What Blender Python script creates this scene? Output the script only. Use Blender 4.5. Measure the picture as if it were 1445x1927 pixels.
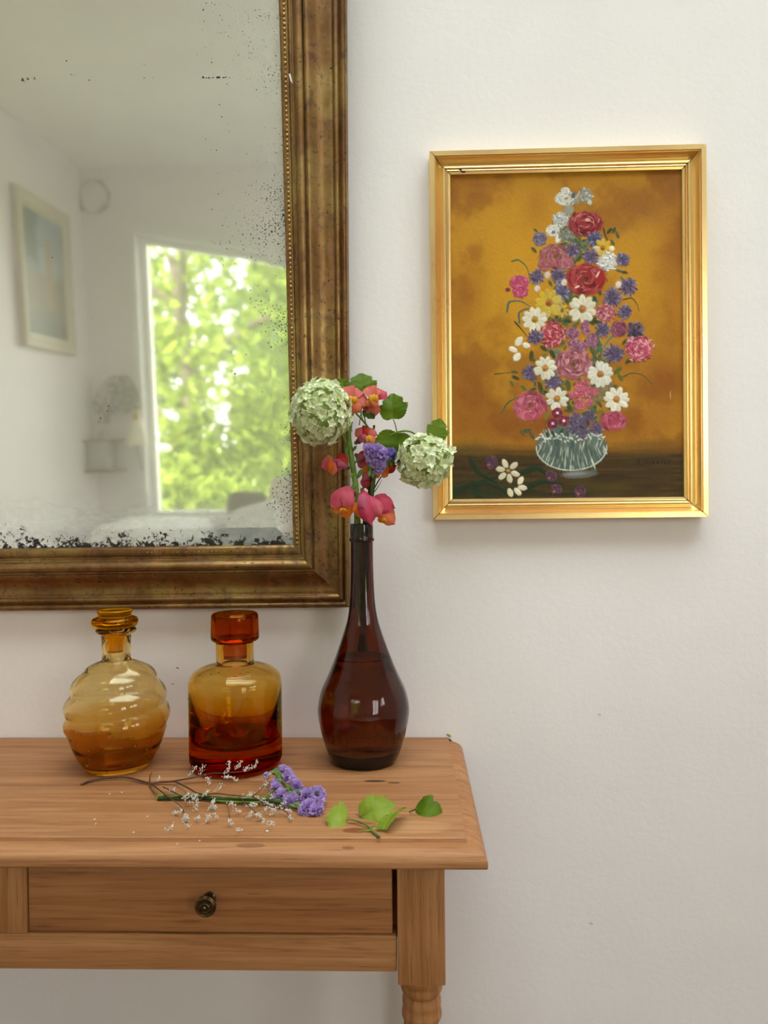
import bpy, bmesh, math, random
import numpy as np
from mathutils import Vector, Matrix, noise as mnoise

random.seed(4)
for o in list(bpy.data.objects):
    bpy.data.objects.remove(o)
SC = bpy.context.scene
COL = SC.collection

# ------------------------------------------------------------------ camera
FPX, YAW, PITCH, ROLL = 1447.0, .030, .012, .010
CAM = Vector((0, -1.3, 1.14))
_F = Vector((-math.sin(YAW)*math.cos(PITCH), math.cos(YAW)*math.cos(PITCH), -math.sin(PITCH)))
_r = Vector((math.cos(YAW), math.sin(YAW), 0)); _u = _r.cross(_F)
_R = _r*math.cos(ROLL) - _u*math.sin(ROLL); _U = _u*math.cos(ROLL) + _r*math.sin(ROLL)
cd = bpy.data.cameras.new('camera'); cam = bpy.data.objects.new('camera', cd); COL.objects.link(cam)
cam.matrix_world = Matrix(((_R.x, _U.x, -_F.x, CAM.x), (_R.y, _U.y, -_F.y, CAM.y), (_R.z, _U.z, -_F.z, CAM.z), (0, 0, 0, 1)))
cd.sensor_fit = 'VERTICAL'; cd.sensor_height = 36; cd.lens = 36*FPX/1927
cd.clip_start = .02; cd.clip_end = 200
cd.dof.use_dof = True; cd.dof.focus_distance = 1.12; cd.dof.aperture_fstop = 5.0
SC.camera = cam

# ------------------------------------------------------------------ world, sun, window portals, exposure
W = bpy.data.worlds.new('sky'); SC.world = W; W.use_nodes = True
nt = W.node_tree; nt.nodes.clear()
wo = nt.nodes.new('ShaderNodeOutputWorld'); bg = nt.nodes.new('ShaderNodeBackground')
tc = nt.nodes.new('ShaderNodeTexCoord'); sx = nt.nodes.new('ShaderNodeSeparateXYZ'); rp = nt.nodes.new('ShaderNodeValToRGB')
nt.links.new(tc.outputs['Generated'], sx.inputs[0]); nt.links.new(sx.outputs['Z'], rp.inputs[0])
nt.links.new(rp.outputs[0], bg.inputs[0]); nt.links.new(bg.outputs[0], wo.inputs[0])
rp.color_ramp.elements[0].position = 0.0; rp.color_ramp.elements[0].color = (1, .985, .96, 1)
rp.color_ramp.elements[1].position = .9; rp.color_ramp.elements[1].color = (.80, .89, 1, 1)
bg.inputs[1].default_value = 2.6

sd = bpy.data.lights.new('sun', 'SUN'); sd.energy = 6.5; sd.angle = math.radians(.55); sd.color = (1, .95, .84)
sun = bpy.data.objects.new('sun', sd); COL.objects.link(sun)
sun.rotation_euler = Vector((.30, -.62, -.72)).to_track_quat('-Z', 'Y').to_euler()

SKY = (-.75, 1.60, -1.42, -.20)          # roof window: x0, x1, y0, y1
def portal(loc, rot, w, h):
    l = bpy.data.lights.new('window_portal', 'AREA'); l.shape = 'RECTANGLE'; l.size = w; l.size_y = h
    l.cycles.is_portal = True
    o = bpy.data.objects.new('window_portal', l); COL.objects.link(o); o.location = loc; o.rotation_euler = rot
portal((-.92, -3.50, 1.50), (math.pi/2, 0, 0), 1.4, 1.8)
portal((1.79, -3.50, 1.20), (math.pi/2, 0, 0), 1.5, 2.3)
portal((SKY[0]/2+SKY[1]/2, SKY[2]/2+SKY[3]/2, 2.90), (0, 0, 0), 2.4, 1.25)
portal((2.83, -2.25, 1.10), (math.pi/2, 0, math.pi/2), 1.7, 2.2)

SC.view_settings.view_transform = 'Standard'; SC.view_settings.look = 'None'
SC.view_settings.gamma = 1; SC.view_settings.use_curve_mapping = False
SC.view_settings.exposure = 1.76
SC.cycles.max_bounces = 16; SC.cycles.diffuse_bounces = 6; SC.cycles.glossy_bounces = 6
SC.cycles.transmission_bounces = 14; SC.cycles.transparent_max_bounces = 12
SC.cycles.sample_clamp_indirect = 6; SC.cycles.blur_glossy = .6

# ------------------------------------------------------------------ measuring helpers (a sight line meeting a known plane)
def ray(px, py): return FPX*_F + (px-722.5)*_R - (py-963.5)*_U
def P(px, py, y):
    d = ray(px, py); return CAM + d*((y-CAM.y)/d.y)
def PT(px, py, z):
    d = ray(px, py); return CAM + d*((z-CAM.z)/d.z)

# ------------------------------------------------------------------ object helpers
def tag(o, label=None, cat=None, group=None, kind=None):
    if label: o['label'] = label
    if cat: o['category'] = cat
    if group: o['group'] = group
    if kind: o['kind'] = kind
    return o
def thing(name, label, cat, loc=(0, 0, 0), rot=(0, 0, 0), group=None):
    o = bpy.data.objects.new(name, None); COL.objects.link(o); o.empty_display_size = .02
    o.location = loc; o.rotation_euler = rot
    return tag(o, label, cat, group)
def wmat(o):
    m = Matrix.LocRotScale(o.location, o.rotation_euler, o.scale)
    return wmat(o.parent) @ m if o.parent else m
def sharp(me, deg):
    me.shade_smooth()
    if deg < 179: me.set_sharp_from_angle(angle=math.radians(deg))
def mesh_data(name, verts, faces, mat, deg=30):
    me = bpy.data.meshes.new(name); me.from_pydata([tuple(v) for v in verts], [], faces)
    if mat:
        for m in (mat if isinstance(mat, (list, tuple)) else [mat]): me.materials.append(m)
    if deg: sharp(me, deg)
    return me
def link(name, me, parent=None, loc=None):
    o = bpy.data.objects.new(name, me); COL.objects.link(o)
    if parent: o.parent = parent
    if loc is not None: o.location = loc
    return o
def obj(name, verts, faces, mat, parent=None, deg=30, world=True):
    """verts in world space; stored relative to the parent"""
    if parent and world:
        inv = wmat(parent).inverted(); verts = [inv @ Vector(v) for v in verts]
    return link(name, mesh_data(name, verts, faces, mat, deg), parent)

class MB:
    def __init__(s): s.v = []; s.f = []
    def add(s, v, f):
        n = len(s.v); s.v += [Vector(p) for p in v]; s.f += [tuple(i+n for i in q) for q in f]; return s
    def box(s, x0, x1, y0, y1, z0, z1):
        v = [(x, y, z) for x in (x0, x1) for y in (y0, y1) for z in (z0, z1)]
        return s.add(v, [(0, 1, 3, 2), (4, 6, 7, 5), (0, 4, 5, 1), (2, 3, 7, 6), (0, 2, 6, 4), (1, 5, 7, 3)])
    def bbox(s, x0, x1, y0, y1, z0, z1, b=.002):
        bm = bmesh.new(); t = MB().box(x0, x1, y0, y1, z0, z1)
        vs = [bm.verts.new(p) for p in t.v]
        for q in t.f: bm.faces.new([vs[i] for i in q])
        bmesh.ops.recalc_face_normals(bm, faces=bm.faces)
        bmesh.ops.bevel(bm, geom=list(bm.edges), offset=b, segments=2, affect='EDGES', profile=.5)
        bm.verts.index_update()
        s.add([p.co.copy() for p in bm.verts], [tuple(p.index for p in q.verts) for q in bm.faces]); bm.free(); return s
    def prism(s, poly, y0, y1):            # poly of (x,z), extruded in y
        n = len(poly); v = [(x, y0, z) for x, z in poly] + [(x, y1, z) for x, z in poly]
        f = [tuple(range(n)), tuple(range(2*n-1, n-1, -1))] + [(i, i+n, (i+1) % n+n, (i+1) % n) for i in range(n)]
        return s.add(v, f)
    def tube(s, pts, rad, seg=7, cap=True):
        pts = [Vector(p) for p in pts]; n = len(pts)
        if not isinstance(rad, (list, tuple)): rad = [rad]*n
        prev = None; v = []; f = []
        for i, p in enumerate(pts):
            t = (pts[min(i+1, n-1)]-pts[max(i-1, 0)]).normalized()
            if prev is None:
                a = t.cross(Vector((0, 0, 1)));
                if a.length < .1: a = t.cross(Vector((1, 0, 0)))
                a.normalize()
            else:
                a = (prev - t*prev.dot(t)).normalized()
            prev = a; b = t.cross(a)
            for k in range(seg):
                w = 2*math.pi*k/seg; v.append(p + (a*math.cos(w)+b*math.sin(w))*rad[i])
        for i in range(n-1):
            for k in range(seg):
                f.append((i*seg+k, i*seg+(k+1) % seg, (i+1)*seg+(k+1) % seg, (i+1)*seg+k))
        if cap:
            f.append(tuple(range(seg-1, -1, -1))); f.append(tuple((n-1)*seg+k for k in range(seg)))
        return s.add(v, f)
    def lathe(s, prof, seg=64, o=(0, 0, 0), rf=None):
        """prof (r,z); a zero radius closes with a point"""
        v = []; f = []; rows = []
        for r, z in prof:
            if r <= 1e-7: rows.append([len(v)]); v.append((o[0], o[1], o[2]+z))
            else:
                row = []
                for k in range(seg):
                    a = 2*math.pi*k/seg; rr = rf(a, z, r) if rf else r
                    row.append(len(v)); v.append((o[0]+rr*math.cos(a), o[1]+rr*math.sin(a), o[2]+z))
                rows.append(row)
        for a, b in zip(rows, rows[1:]):
            if len(a) == 1 and len(b) == 1: continue
            for k in range(seg):
                k2 = (k+1) % seg
                if len(a) == 1: f.append((a[0], b[k2], b[k]))
                elif len(b) == 1: f.append((a[k], a[k2], b[0]))
                else: f.append((a[k], a[k2], b[k2], b[k]))
        return s.add(v, f)
    def ball(s, c, r, nu=6, nv=4, sc=(1, 1, 1)):
        pr = [(math.sin(math.pi*i/nv)*r if 0 < i < nv else 0, -math.cos(math.pi*i/nv)*r) for i in range(nv+1)]
        t = MB().lathe(pr, nu); return s.add([(c[0]+p.x*sc[0], c[1]+p.y*sc[1], c[2]+p.z*sc[2]) for p in t.v], t.f)
    def xf(s, m):
        s.v = [m @ p for p in s.v]; return s
    def build(s, name, mat, parent=None, deg=30, world=True): return obj(name, s.v, s.f, mat, parent, deg, world)
    def data(s, name, mat, deg=30): return mesh_data(name, s.v, s.f, mat, deg)

def smooth_path(pts, n=6):
    pts = [Vector(p) for p in pts]; out = []
    q = [2*pts[0]-pts[1]] + pts + [2*pts[-1]-pts[-2]]
    for i in range(1, len(q)-2):
        a, b, c, d = q[i-1:i+3]
        for k in range(n):
            t = k/n; out.append(.5*((2*b)+(c-a)*t+(2*a-5*b+4*c-d)*t*t+(3*b-3*c+d-a)*t**3))
    out.append(pts[-1]); return out
def smooth_prof(pts, n=5):
    return [(max(p.x, 0), p.y) for p in smooth_path([(a, b, 0) for a, b in pts], n)]
def lerp(a, b, t): return a+(b-a)*t

# ------------------------------------------------------------------ material helpers
def srgb(r, g, b, a=1):
    f = lambda c: (c/255/12.92) if c/255 <= .04045 else ((c/255+.055)/1.055)**2.4
    return (f(r), f(g), f(b), a)
class NM:
    def __init__(s, name):
        s.m = bpy.data.materials.new(name); s.m.use_nodes = True; s.t = s.m.node_tree; s.t.nodes.clear()
        s.out = s.n('OutputMaterial')
    def n(s, ty, **kw):
        x = s.t.nodes.new('ShaderNode'+ty)
        for k, v in kw.items(): setattr(x, k, v)
        return x
    def l(s, a, b): s.t.links.new(a, b)
    def set(s, sock, v):
        if hasattr(v, 'is_output') or isinstance(v, bpy.types.NodeSocket): s.l(v, sock)
        else: sock.default_value = v
    def coord(s, kind='Object', scale=(1, 1, 1), rot=(0, 0, 0), loc=(0, 0, 0)):
        c = s.n('TexCoord'); m = s.n('Mapping'); s.l(c.outputs[kind], m.inputs[0])
        m.inputs['Scale'].default_value = scale; m.inputs['Rotation'].default_value = rot; m.inputs['Location'].default_value = loc
        return m.outputs[0]
    def noise(s, vec, scale=5, detail=4, rough=.55, dist=0):
        x = s.n('TexNoise'); s.l(vec, x.inputs['Vector'])
        x.inputs['Scale'].default_value = scale; x.inputs['Detail'].default_value = detail
        x.inputs['Roughness'].default_value = rough; x.inputs['Distortion'].default_value = dist
        return x.outputs['Fac']
    def ramp(s, fac, stops, interp='LINEAR'):
        x = s.n('ValToRGB'); s.l(fac, x.inputs[0]); e = x.color_ramp.elements; x.color_ramp.interpolation = interp
        while len(e) < len(stops): e.new(.5)
        for q, (p, c) in zip(e, stops):
            q.position = p; q.color = c if isinstance(c, tuple) else (c, c, c, 1)
        return x.outputs[0]
    def mix(s, fac, a, b, mode='MIX'):
        x = s.n('Mix', data_type='RGBA', blend_type=mode); s.set(x.inputs[0], fac); s.set(x.inputs[6], a); s.set(x.inputs[7], b)
        return x.outputs[2]
    def math(s, op, a, b=0.0, clamp=False):
        x = s.n('Math', operation=op, use_clamp=clamp); s.set(x.inputs[0], a); s.set(x.inputs[1], b); return x.outputs[0]
    def sep(s, vec):
        x = s.n('SeparateXYZ'); s.l(vec, x.inputs[0]); return x.outputs
    def bump(s, h, strength=.3, dist=.001):
        x = s.n('Bump'); s.l(h, x.inputs['Height']); x.inputs['Strength'].default_value = strength; x.inputs['Distance'].default_value = dist
        return x.outputs[0]
    def bsdf(s, color=None, rough=.5, metal=0, normal=None, link=True, **kw):
        b = s.n('BsdfPrincipled')
        if color is not None: s.set(b.inputs['Base Color'], color)
        s.set(b.inputs['Roughness'], rough); s.set(b.inputs['Metallic'], metal)
        if normal is not None: s.l(normal, b.inputs['Normal'])
        for k, v in kw.items(): s.set(b.inputs[k.replace('_', ' ')], v)
        if link: s.l(b.outputs[0], s.out.inputs[0])
        return b
def plain(name, col, rough=.5, metal=0, var=.15, scale=60, **kw):
    m = NM(name); v = m.coord(); n = m.noise(v, scale, 3)
    dk = tuple(c*(1-var) for c in col[:3])+(1,); lt = tuple(min(1, c*(1+var)) for c in col[:3])+(1,)
    m.bsdf(m.ramp(n, [(.3, dk), (.7, lt)]), rough, metal, **kw); return m.m

def oak(name, axis, base=(174, 120, 72), dark=(138, 88, 48), light=(196, 144, 96), s=1.0):
    m = NM(name)
    sc = [64, 64, 64]; sc[axis] = 2.2
    v = m.coord('Object', tuple(c*s for c in sc)); g = m.noise(v, 1.0, 6, .62, 1.2)
    c1 = m.ramp(g, [(.22, srgb(*dark)), (.46, srgb(*base)), (.76, srgb(*light))])
    sc2 = [560, 560, 560]; sc2[axis] = 14
    p = m.noise(m.coord('Object', tuple(sc2)), 1.0, 3, .6)
    pores = m.ramp(p, [(.30, srgb(120, 78, 46)), (.44, (1, 1, 1, 1))])
    c2 = m.mix(.50, c1, pores, 'MULTIPLY')
    b = m.noise(m.coord('Object', (5, 5, 5)), 1.0, 3, .5)
    c3 = m.mix(.55, c2, m.ramp(b, [(.3, (.78, .72, .68, 1)), (.7, (1.0, 1.0, 1.0, 1))]), 'MULTIPLY')
    h = m.math('ADD', m.math('MULTIPLY', g, .5), m.math('MULTIPLY', p, .6))
    return m, c3, m.bump(h, .35, .0012)
def oak_mat(name, axis, **kw):
    m, c, n = oak(name, axis, **kw); m.bsdf(c, .58, 0, n, Specular_IOR_Level=.3); return m.m
OAK_X = oak_mat('oak_along_x', 0); OAK_Z = oak_mat('oak_along_z', 2); OAK_Y = oak_mat('oak_along_y', 1)
OAK_DRAWER = oak_mat('oak_drawer', 0, base=(170, 114, 68), dark=(140, 88, 48), light=(190, 134, 86))

def wall_mat(name, col, specks=True):
    m = NM(name); v = m.coord()
    big = m.noise(v, 2.2, 3); c = m.mix(.35, col, m.ramp(big, [(.3, (.88, .87, .86, 1)), (.7, (1, 1, 1, 1))]), 'MULTIPLY')
    if specks:
        vo = m.n('TexVoronoi'); m.l(m.coord('Object', (1, .01, 1)), vo.inputs['Vector']); vo.inputs['Scale'].default_value = 22
        d = m.ramp(vo.outputs['Distance'], [(.012, 1.0), (.035, 0.0)])
        pick = m.ramp(m.noise(v, 3.5, 2), [(.52, 0.0), (.64, 1.0)])
        low = m.ramp(m.math('MULTIPLY', m.sep(v)[2], 1.0), [(.30, 1.0), (.75, .18)])
        c = m.mix(m.math('MULTIPLY', m.math('MULTIPLY', d, pick), low), c, srgb(95, 88, 85))
        po = m.sep(v)                        # two small old scuffs between the bottles
        for px, py, a, b in [(334, 1257, .0030, .0011), (325, 1287, .0022, .0009), (1128, 1345, .003, .002), (1112, 1738, .004, .002)]:
            k = P(px, py, 0); dx = m.math('DIVIDE', m.math('SUBTRACT', po[0], k.x), a); dz = m.math('DIVIDE', m.math('ADD', m.math('SUBTRACT', po[2], k.z), m.math('MULTIPLY', m.math('SUBTRACT', po[0], k.x), .4)), b)
            c = m.mix(m.ramp(m.math('ADD', m.math('MULTIPLY', dx, dx), m.math('MULTIPLY', dz, dz)), [(.6, .9 if px < 400 else .3), (1.0, 0.0)]), c, srgb(50, 42, 40))
    h = m.math('ADD', m.noise(v, 90, 4), m.math('MULTIPLY', m.noise(v, 9, 3), 2.2))
    m.bsdf(c, .62, 0, m.bump(h, .22, .002), Specular_IOR_Level=.25); return m.m
WALL = wall_mat('white_plaster', (.86, .79, .742, 1)); WALL2 = wall_mat('white_plaster_plain', (.85, .80, .79, 1), False)
CEIL = plain('ceiling_paint', (.90, .88, .82, 1), .8, 0, .03, 4)

# ------------------------------------------------------------------ the room
XL, XR, YR, ZC = -1.84, 2.6, -3.28, 2.73
def struct(name, mb, mat, deg=30):
    o = mb.build(name, mat, None, deg); o['kind'] = 'structure'; return o
struct('wall_back', MB().box(XL-.2, XR+.2, 0, .2, 0, ZC), WALL)
struct('wall_left', MB().box(XL-.2, XL, YR-.2, 0, 0, ZC), WALL2)
cl_ = MB().box(XL-.2, SKY[0], YR-.2, .2, ZC, ZC+.2).box(SKY[1], XR+.2, YR-.2, .2, ZC, ZC+.2)
cl_.box(SKY[0], SKY[1], YR-.2, SKY[2], ZC, ZC+.2).box(SKY[0], SKY[1], SKY[3], .2, ZC, ZC+.2); struct('ceiling', cl_, CEIL)
# window openings on the rear wall (x0, x1, sill, head at x0, head at x1)
WIN = [(-1.535, -.30, .73, 2.368, 2.165), (1.40, 2.40, .86, 2.28, 2.28)]
rw = MB(); y0, y1 = YR-.2, YR
xs = XL
for (a, b, s_, h0, h1) in WIN:
    rw.box(xs, a, y0, y1, 0, ZC); rw.box(a, b, y0, y1, 0, s_)
    rw.prism([(a, h0), (b, h1), (b, ZC), (a, ZC)], y0, y1); xs = b
rw.box(xs, XR, y0, y1, 0, ZC); struct('wall_rear', rw, WALL2)
DY0, DY1, DH = -3.0, -1.5, 2.15
rr = MB(); rr.box(XR, XR+.2, YR-.2, DY0, 0, ZC); rr.box(XR, XR+.2, DY1, 0, 0, ZC); rr.box(XR, XR+.2, DY0, DY1, DH, ZC)
struct('wall_right', rr, WALL2)
PLANK = oak_mat('floor_oak', 1, base=(108, 78, 54), dark=(80, 54, 36), light=(128, 96, 70))
fl = struct('floor', MB().box(XL-.2, XR+.2, YR-.2, .2, -.2, -.012), PLANK)
x = XL; kk = 0
pl = {}
while x < XR-.01:
    w = min(.148, XR-x-.002)
    me = MB().bbox(0, w, YR, 0, -.014, 0, .0015).data('plank', PLANK) if round(w, 3) not in pl else pl[round(w, 3)]
    pl[round(w, 3)] = me; link('plank', me, fl, (x+.001, 0, 0)); x += .15
TRIM = plain('trim_paint', (.82, .80, .77, 1), .45, 0, .03, 5)
bb = struct('baseboard_back', MB().bbox(XL+.001, XR-.001, -.0165, -.0005, .0005, .11, .003), TRIM)
GLASSP = NM('window_pane'); gt = GLASSP.n('BsdfTransparent'); gg = GLASSP.n('BsdfGlossy'); gg.inputs['Roughness'].default_value = .01
fr = GLASSP.n('Fresnel'); fr.inputs[0].default_value = 1.45; ms = GLASSP.n('MixShader')
gt.inputs[0].default_value = (.96, .98, .97, 1)
GLASSP.l(GLASSP.math('MULTIPLY', fr.outputs[0], .9), ms.inputs[0]); GLASSP.l(gt.outputs[0], ms.inputs[1]); GLASSP.l(gg.outputs[0], ms.inputs[2]); GLASSP.l(ms.outputs[0], GLASSP.out.inputs[0])
for i, (a, b, s_, h0, h1) in enumerate(WIN):
    r = thing('window_%d' % (i+1), None, None, ((a+b)/2, YR, s_)); r['kind'] = 'structure'
    e = .0006; t = .034; ya, yb = YR-.12, YR-.07
    k = (h1-h0)/(b-a)
    MB().prism([(a+e, s_+e), (a+t, s_+e), (a+t, h0+k*t-e), (a+e, h0-e)], ya, yb).build('frame_stile', TRIM, r)
    MB().prism([(b-t, s_+e), (b-e, s_+e), (b-e, h1-e), (b-t, h1-k*t-e)], ya, yb).build('frame_stile', TRIM, r)
    MB().prism([(a+t, s_+e), (b-t, s_+e), (b-t, s_+t), (a+t, s_+t)], ya, yb).build('frame_rail', TRIM, r)
    MB().prism([(a+t, h0+k*t-t), (b-t, h1-k*t-t), (b-t, h1-k*t-e), (a+t, h0+k*t-e)], ya, yb).build('frame_rail', TRIM, r)
    if i == 1:
        xm = (a+b)/2; MB().box(xm-.03, xm+.03, ya+.002, yb-.002, s_+t, h0-t).build('mullion', TRIM, r)
        for q in (.33, .66):
            z = lerp(s_, h0, q); MB().box(a+t, b-t, ya+.006, yb-.006, z-.014, z+.014).build('glazing_bar', TRIM, r)
    MB().prism([(a+t-.004, s_+t-.004), (b-t+.004, s_+t-.004), (b-t+.004, h1-t-k*t+.004), (a+t-.004, h0-t+k*t+.004)], ya+.022, ya+.026).build('pane', GLASSP.m, r)
    c = .045   # casing around the opening on the room side
    for q in ([(a-c, s_), (a, s_), (a, h0), (a-c, h0-k*c+c)], [(b, s_), (b+c, s_), (b+c, h1+k*c+c), (b, h1)],
              [(a-c, h0-k*c+c), (a, h0), (b, h1), (b+c, h1+k*c+c)], [(a-c-.02, s_-.045), (b+c+.02, s_-.045), (b+c+.02, s_), (a-c-.02, s_)]):
        MB().prism(q, YR+.0006, YR+.022).build('casing', TRIM, r)
r = thing('window_3', None, None, ((SKY[0]+SKY[1])/2, (SKY[2]+SKY[3])/2, ZC+.10)); r['kind'] = 'structure'
for a in (SKY[0]+.0006, SKY[1]-.0506): MB().box(a, a+.05, SKY[2]+.0006, SKY[3]-.0006, ZC+.08, ZC+.14).build('frame_stile', TRIM, r)
for a in (SKY[2]+.0006, SKY[3]-.0506): MB().box(SKY[0]+.0506, SKY[1]-.0506, a, a+.05, ZC+.08, ZC+.14).build('frame_rail', TRIM, r)
MB().box(SKY[0]+.047, SKY[1]-.047, SKY[2]+.047, SKY[3]-.047, ZC+.10, ZC+.104).build('pane', GLASSP.m, r)
dr = thing('door_1', None, None, (XR, (DY0+DY1)/2, 0)); dr['kind'] = 'structure'
n = 2; wv = (DY1-DY0)/n
for i in range(n):
    a = DY0+i*wv+.002; b = a+wv-.004
    for q in ((a, a+.07), (b-.07, b)): MB().box(XR+.08, XR+.125, q[0], q[1], .002, DH-.002).build('door_stile', TRIM, dr)
    MB().box(XR+.09, XR+.115, a+.068, b-.068, .158, 1.28).build('added_door_panel', TRIM, dr)  # unseen solid panel, added to hold low daylight off the wall
    for q in ((.002, .16), (DH-.09, DH-.002), (1.26, 1.34)): MB().box(XR+.083, XR+.122, a+.07, b-.07, q[0], q[1]).build('door_rail', TRIM, dr)
    MB().box(XR+.118, XR+.1215, a+.068, b-.068, 1.29, DH-.088).build('pane', GLASSP.m, dr)

# ------------------------------------------------------------------ oak console table
ZT = .7425                                   # table top height
TX1, TX0 = .0895, -1.16                      # right / left end of the top
YF, YB = -.415, -.003                        # front / back edge
tb = thing('console_table', 'worn pale oak side table with drawers and turned legs against the white wall', 'table', ((TX0+TX1)/2, -.21, 0))
# top: moulded on front, left and right; straight at the back
prof = [(0, -.0265), (.0015, -.0285), (.006, -.0285)]
edge = [(.0065, -.0285), (.0012, -.0275), (0, -.0255), (0, -.0195), (.0010, -.0165), (.0040, -.0125), (.0085, -.0096), (.0140, -.0074),
        (.0195, -.0060), (.0222, -.0058), (.0226, -.0046), (.0230, -.0012), (.0245, 0)]
v = []; f = []
for d, z in edge:
    zz = ZT+z; v += [(TX0+d, YB, zz), (TX0+d, YF+d, zz), (TX1-d, YF+d, zz), (TX1-d, YB, zz)]
n = len(edge)
for i in range(n-1):
    for k in range(3): f.append((i*4+k, i*4+k+1, (i+1)*4+k+1, (i+1)*4+k))
f.append(((n-1)*4, (n-1)*4+1, (n-1)*4+2, (n-1)*4+3)); f.append((3, 2, 1, 0))
f.append(tuple(i*4+3 for i in range(n))); f.append(tuple(i*4 for i in range(n-1, -1, -1)))
m, c, nn = oak('oak_top', 0, base=(166, 112, 68), dark=(134, 84, 48), light=(188, 136, 90), s=.9)
# stains and knots lying in the wood: water stain under the sprig, dark knot, grey rubbed edge
pos = m.sep(m.coord('Object'))
nz = m.noise(m.coord('Object', (14, 60, 14)), 1.0, 4)
def stain(cx, cy, rx, ry, col, amt, cin, soft=.35):
    dx = m.math('DIVIDE', m.math('SUBTRACT', pos[0], cx-tb.location.x), rx); dy = m.math('DIVIDE', m.math('SUBTRACT', pos[1], cy-tb.location.y), ry)
    d = m.math('ADD', m.math('MULTIPLY', dx, dx), m.math('MULTIPLY', dy, dy)); d = m.math('ADD', d, m.math('MULTIPLY', m.math('SUBTRACT', nz, .5), 2.2))
    fac = m.ramp(d, [(max(0, 1-soft), amt), (1.0, 0.0)]); return m.mix(fac, cin, col)
def tp(px, py): return PT(px, py, ZT)
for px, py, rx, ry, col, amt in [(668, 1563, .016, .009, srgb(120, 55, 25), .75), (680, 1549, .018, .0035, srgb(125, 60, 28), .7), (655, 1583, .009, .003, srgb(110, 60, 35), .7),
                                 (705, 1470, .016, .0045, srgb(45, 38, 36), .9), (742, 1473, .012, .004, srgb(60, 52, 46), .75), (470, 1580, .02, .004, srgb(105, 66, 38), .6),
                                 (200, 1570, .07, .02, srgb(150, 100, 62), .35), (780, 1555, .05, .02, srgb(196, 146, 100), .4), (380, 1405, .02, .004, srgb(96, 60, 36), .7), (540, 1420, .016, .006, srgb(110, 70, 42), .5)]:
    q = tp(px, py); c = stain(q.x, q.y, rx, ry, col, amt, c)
m.bsdf(c, .55, 0, nn, Specular_IOR_Level=.3)
top = obj('tabletop', v, f, m.m, tb, 25)
FY = YF+.036                                 # front plane of legs and rails
LX1 = TX1-.0485; LW = .0575                  # right leg block
ZA = ZT-.029; ZB0 = .551                     # apron top, leg block bottom
def leg(xc, yc, name='leg'):
    h = LW/2; mb = MB().bbox(xc-h, xc+h, yc-h, yc+h, ZB0+.006, ZA, .0016)
    o = mb.build('leg', OAK_Z, tb)
    pr = [(h*1.02, ZB0+.0065), (h*1.0, ZB0+.002), (h*.93, ZB0-.002), (h*.90, ZB0-.004), (h*.91, ZB0-.006), (h*.90, ZB0-.012), (h*.84, ZB0-.016), (h*.78, ZB0-.018),
          (h*.79, ZB0-.020), (h*.84, ZB0-.026), (h*.83, ZB0-.032), (h*.80, ZB0-.036), (h*.86, ZB0-.041), (h*.86, ZB0-.047), (h*.76, ZB0-.053), (h*.66, ZB0-.06), (h*.62, ZB0-.075),
          (h*.68, ZB0-.12), (h*.82, ZB0-.20), (h*.9, ZB0-.27), (h*.86, ZB0-.33), (h*.6, ZB0-.42), (h*.56, ZB0-.44), (h*.85, ZB0-.455), (h*.85, ZB0-.475), (h*.6, ZB0-.49), (h*.66, ZB0-.52), (h*.5, .0), (0, 0)]
    MB().lathe([(0, ZB0+.0065)]+pr, 32, (xc, yc, 0)).build('turning', OAK_Z, o, 40)
    return o
lxr, lxl = LX1-LW/2, TX0+.0485+LW/2
for xx in (lxr, lxl):
    for yy in (FY+LW/2, YB-.022-LW/2): leg(xx, yy)
xm = lxr-LW/2-.4995+.0                        # middle stile between the two drawers
bx = (lxr-LW/2, lxl+LW/2)
ZR1, ZR0 = .6155, .5715
MB().bbox(bx[1], bx[0]-.0012, FY+.003, FY+.029, ZR0, ZR1, .0018).build('bottom_rail', OAK_X, tb)
DX1 = P(738, 1700, FY).x; DX0 = P(50, 1700, FY).x; SX0 = DX0-.0015-.085
MB().bbox(SX0, DX0-.0015, FY+.002, FY+.026, ZR1+.0006, ZA, .0012).build('stile', OAK_Z, tb)
MB().bbox(bx[1]+.002, bx[0]-.002, YB-.05, YB-.03, ZR0, ZA, .0015).build('back_rail', OAK_X, tb)
MB().bbox(bx[0]+.014, bx[0]+.034, FY+LW+.001, YB-.022-LW-.001, ZR0, ZA, .0015).build('side_rail', OAK_Y, tb)
MB().bbox(bx[1]-.034, bx[1]-.014, FY+LW+.001, YB-.022-LW-.001, ZR0, ZA, .0015).build('side_rail', OAK_Y, tb)
BRASS = NM('antique_brass'); nb = BRASS.noise(BRASS.coord(), 260, 4)
BRASS.bsdf(BRASS.ramp(nb, [(.3, srgb(62, 46, 28)), (.75, srgb(128, 104, 70))]), .33, .95)
MB().box(DX1-.006, bx[0]-.0005, FY+.075, FY+.09, ZR0+.002, ZA-.001).build('gap_blocker', OAK_Z, tb)  # added panel behind the drawer gap, hides the lit wall so it reads dark
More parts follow.
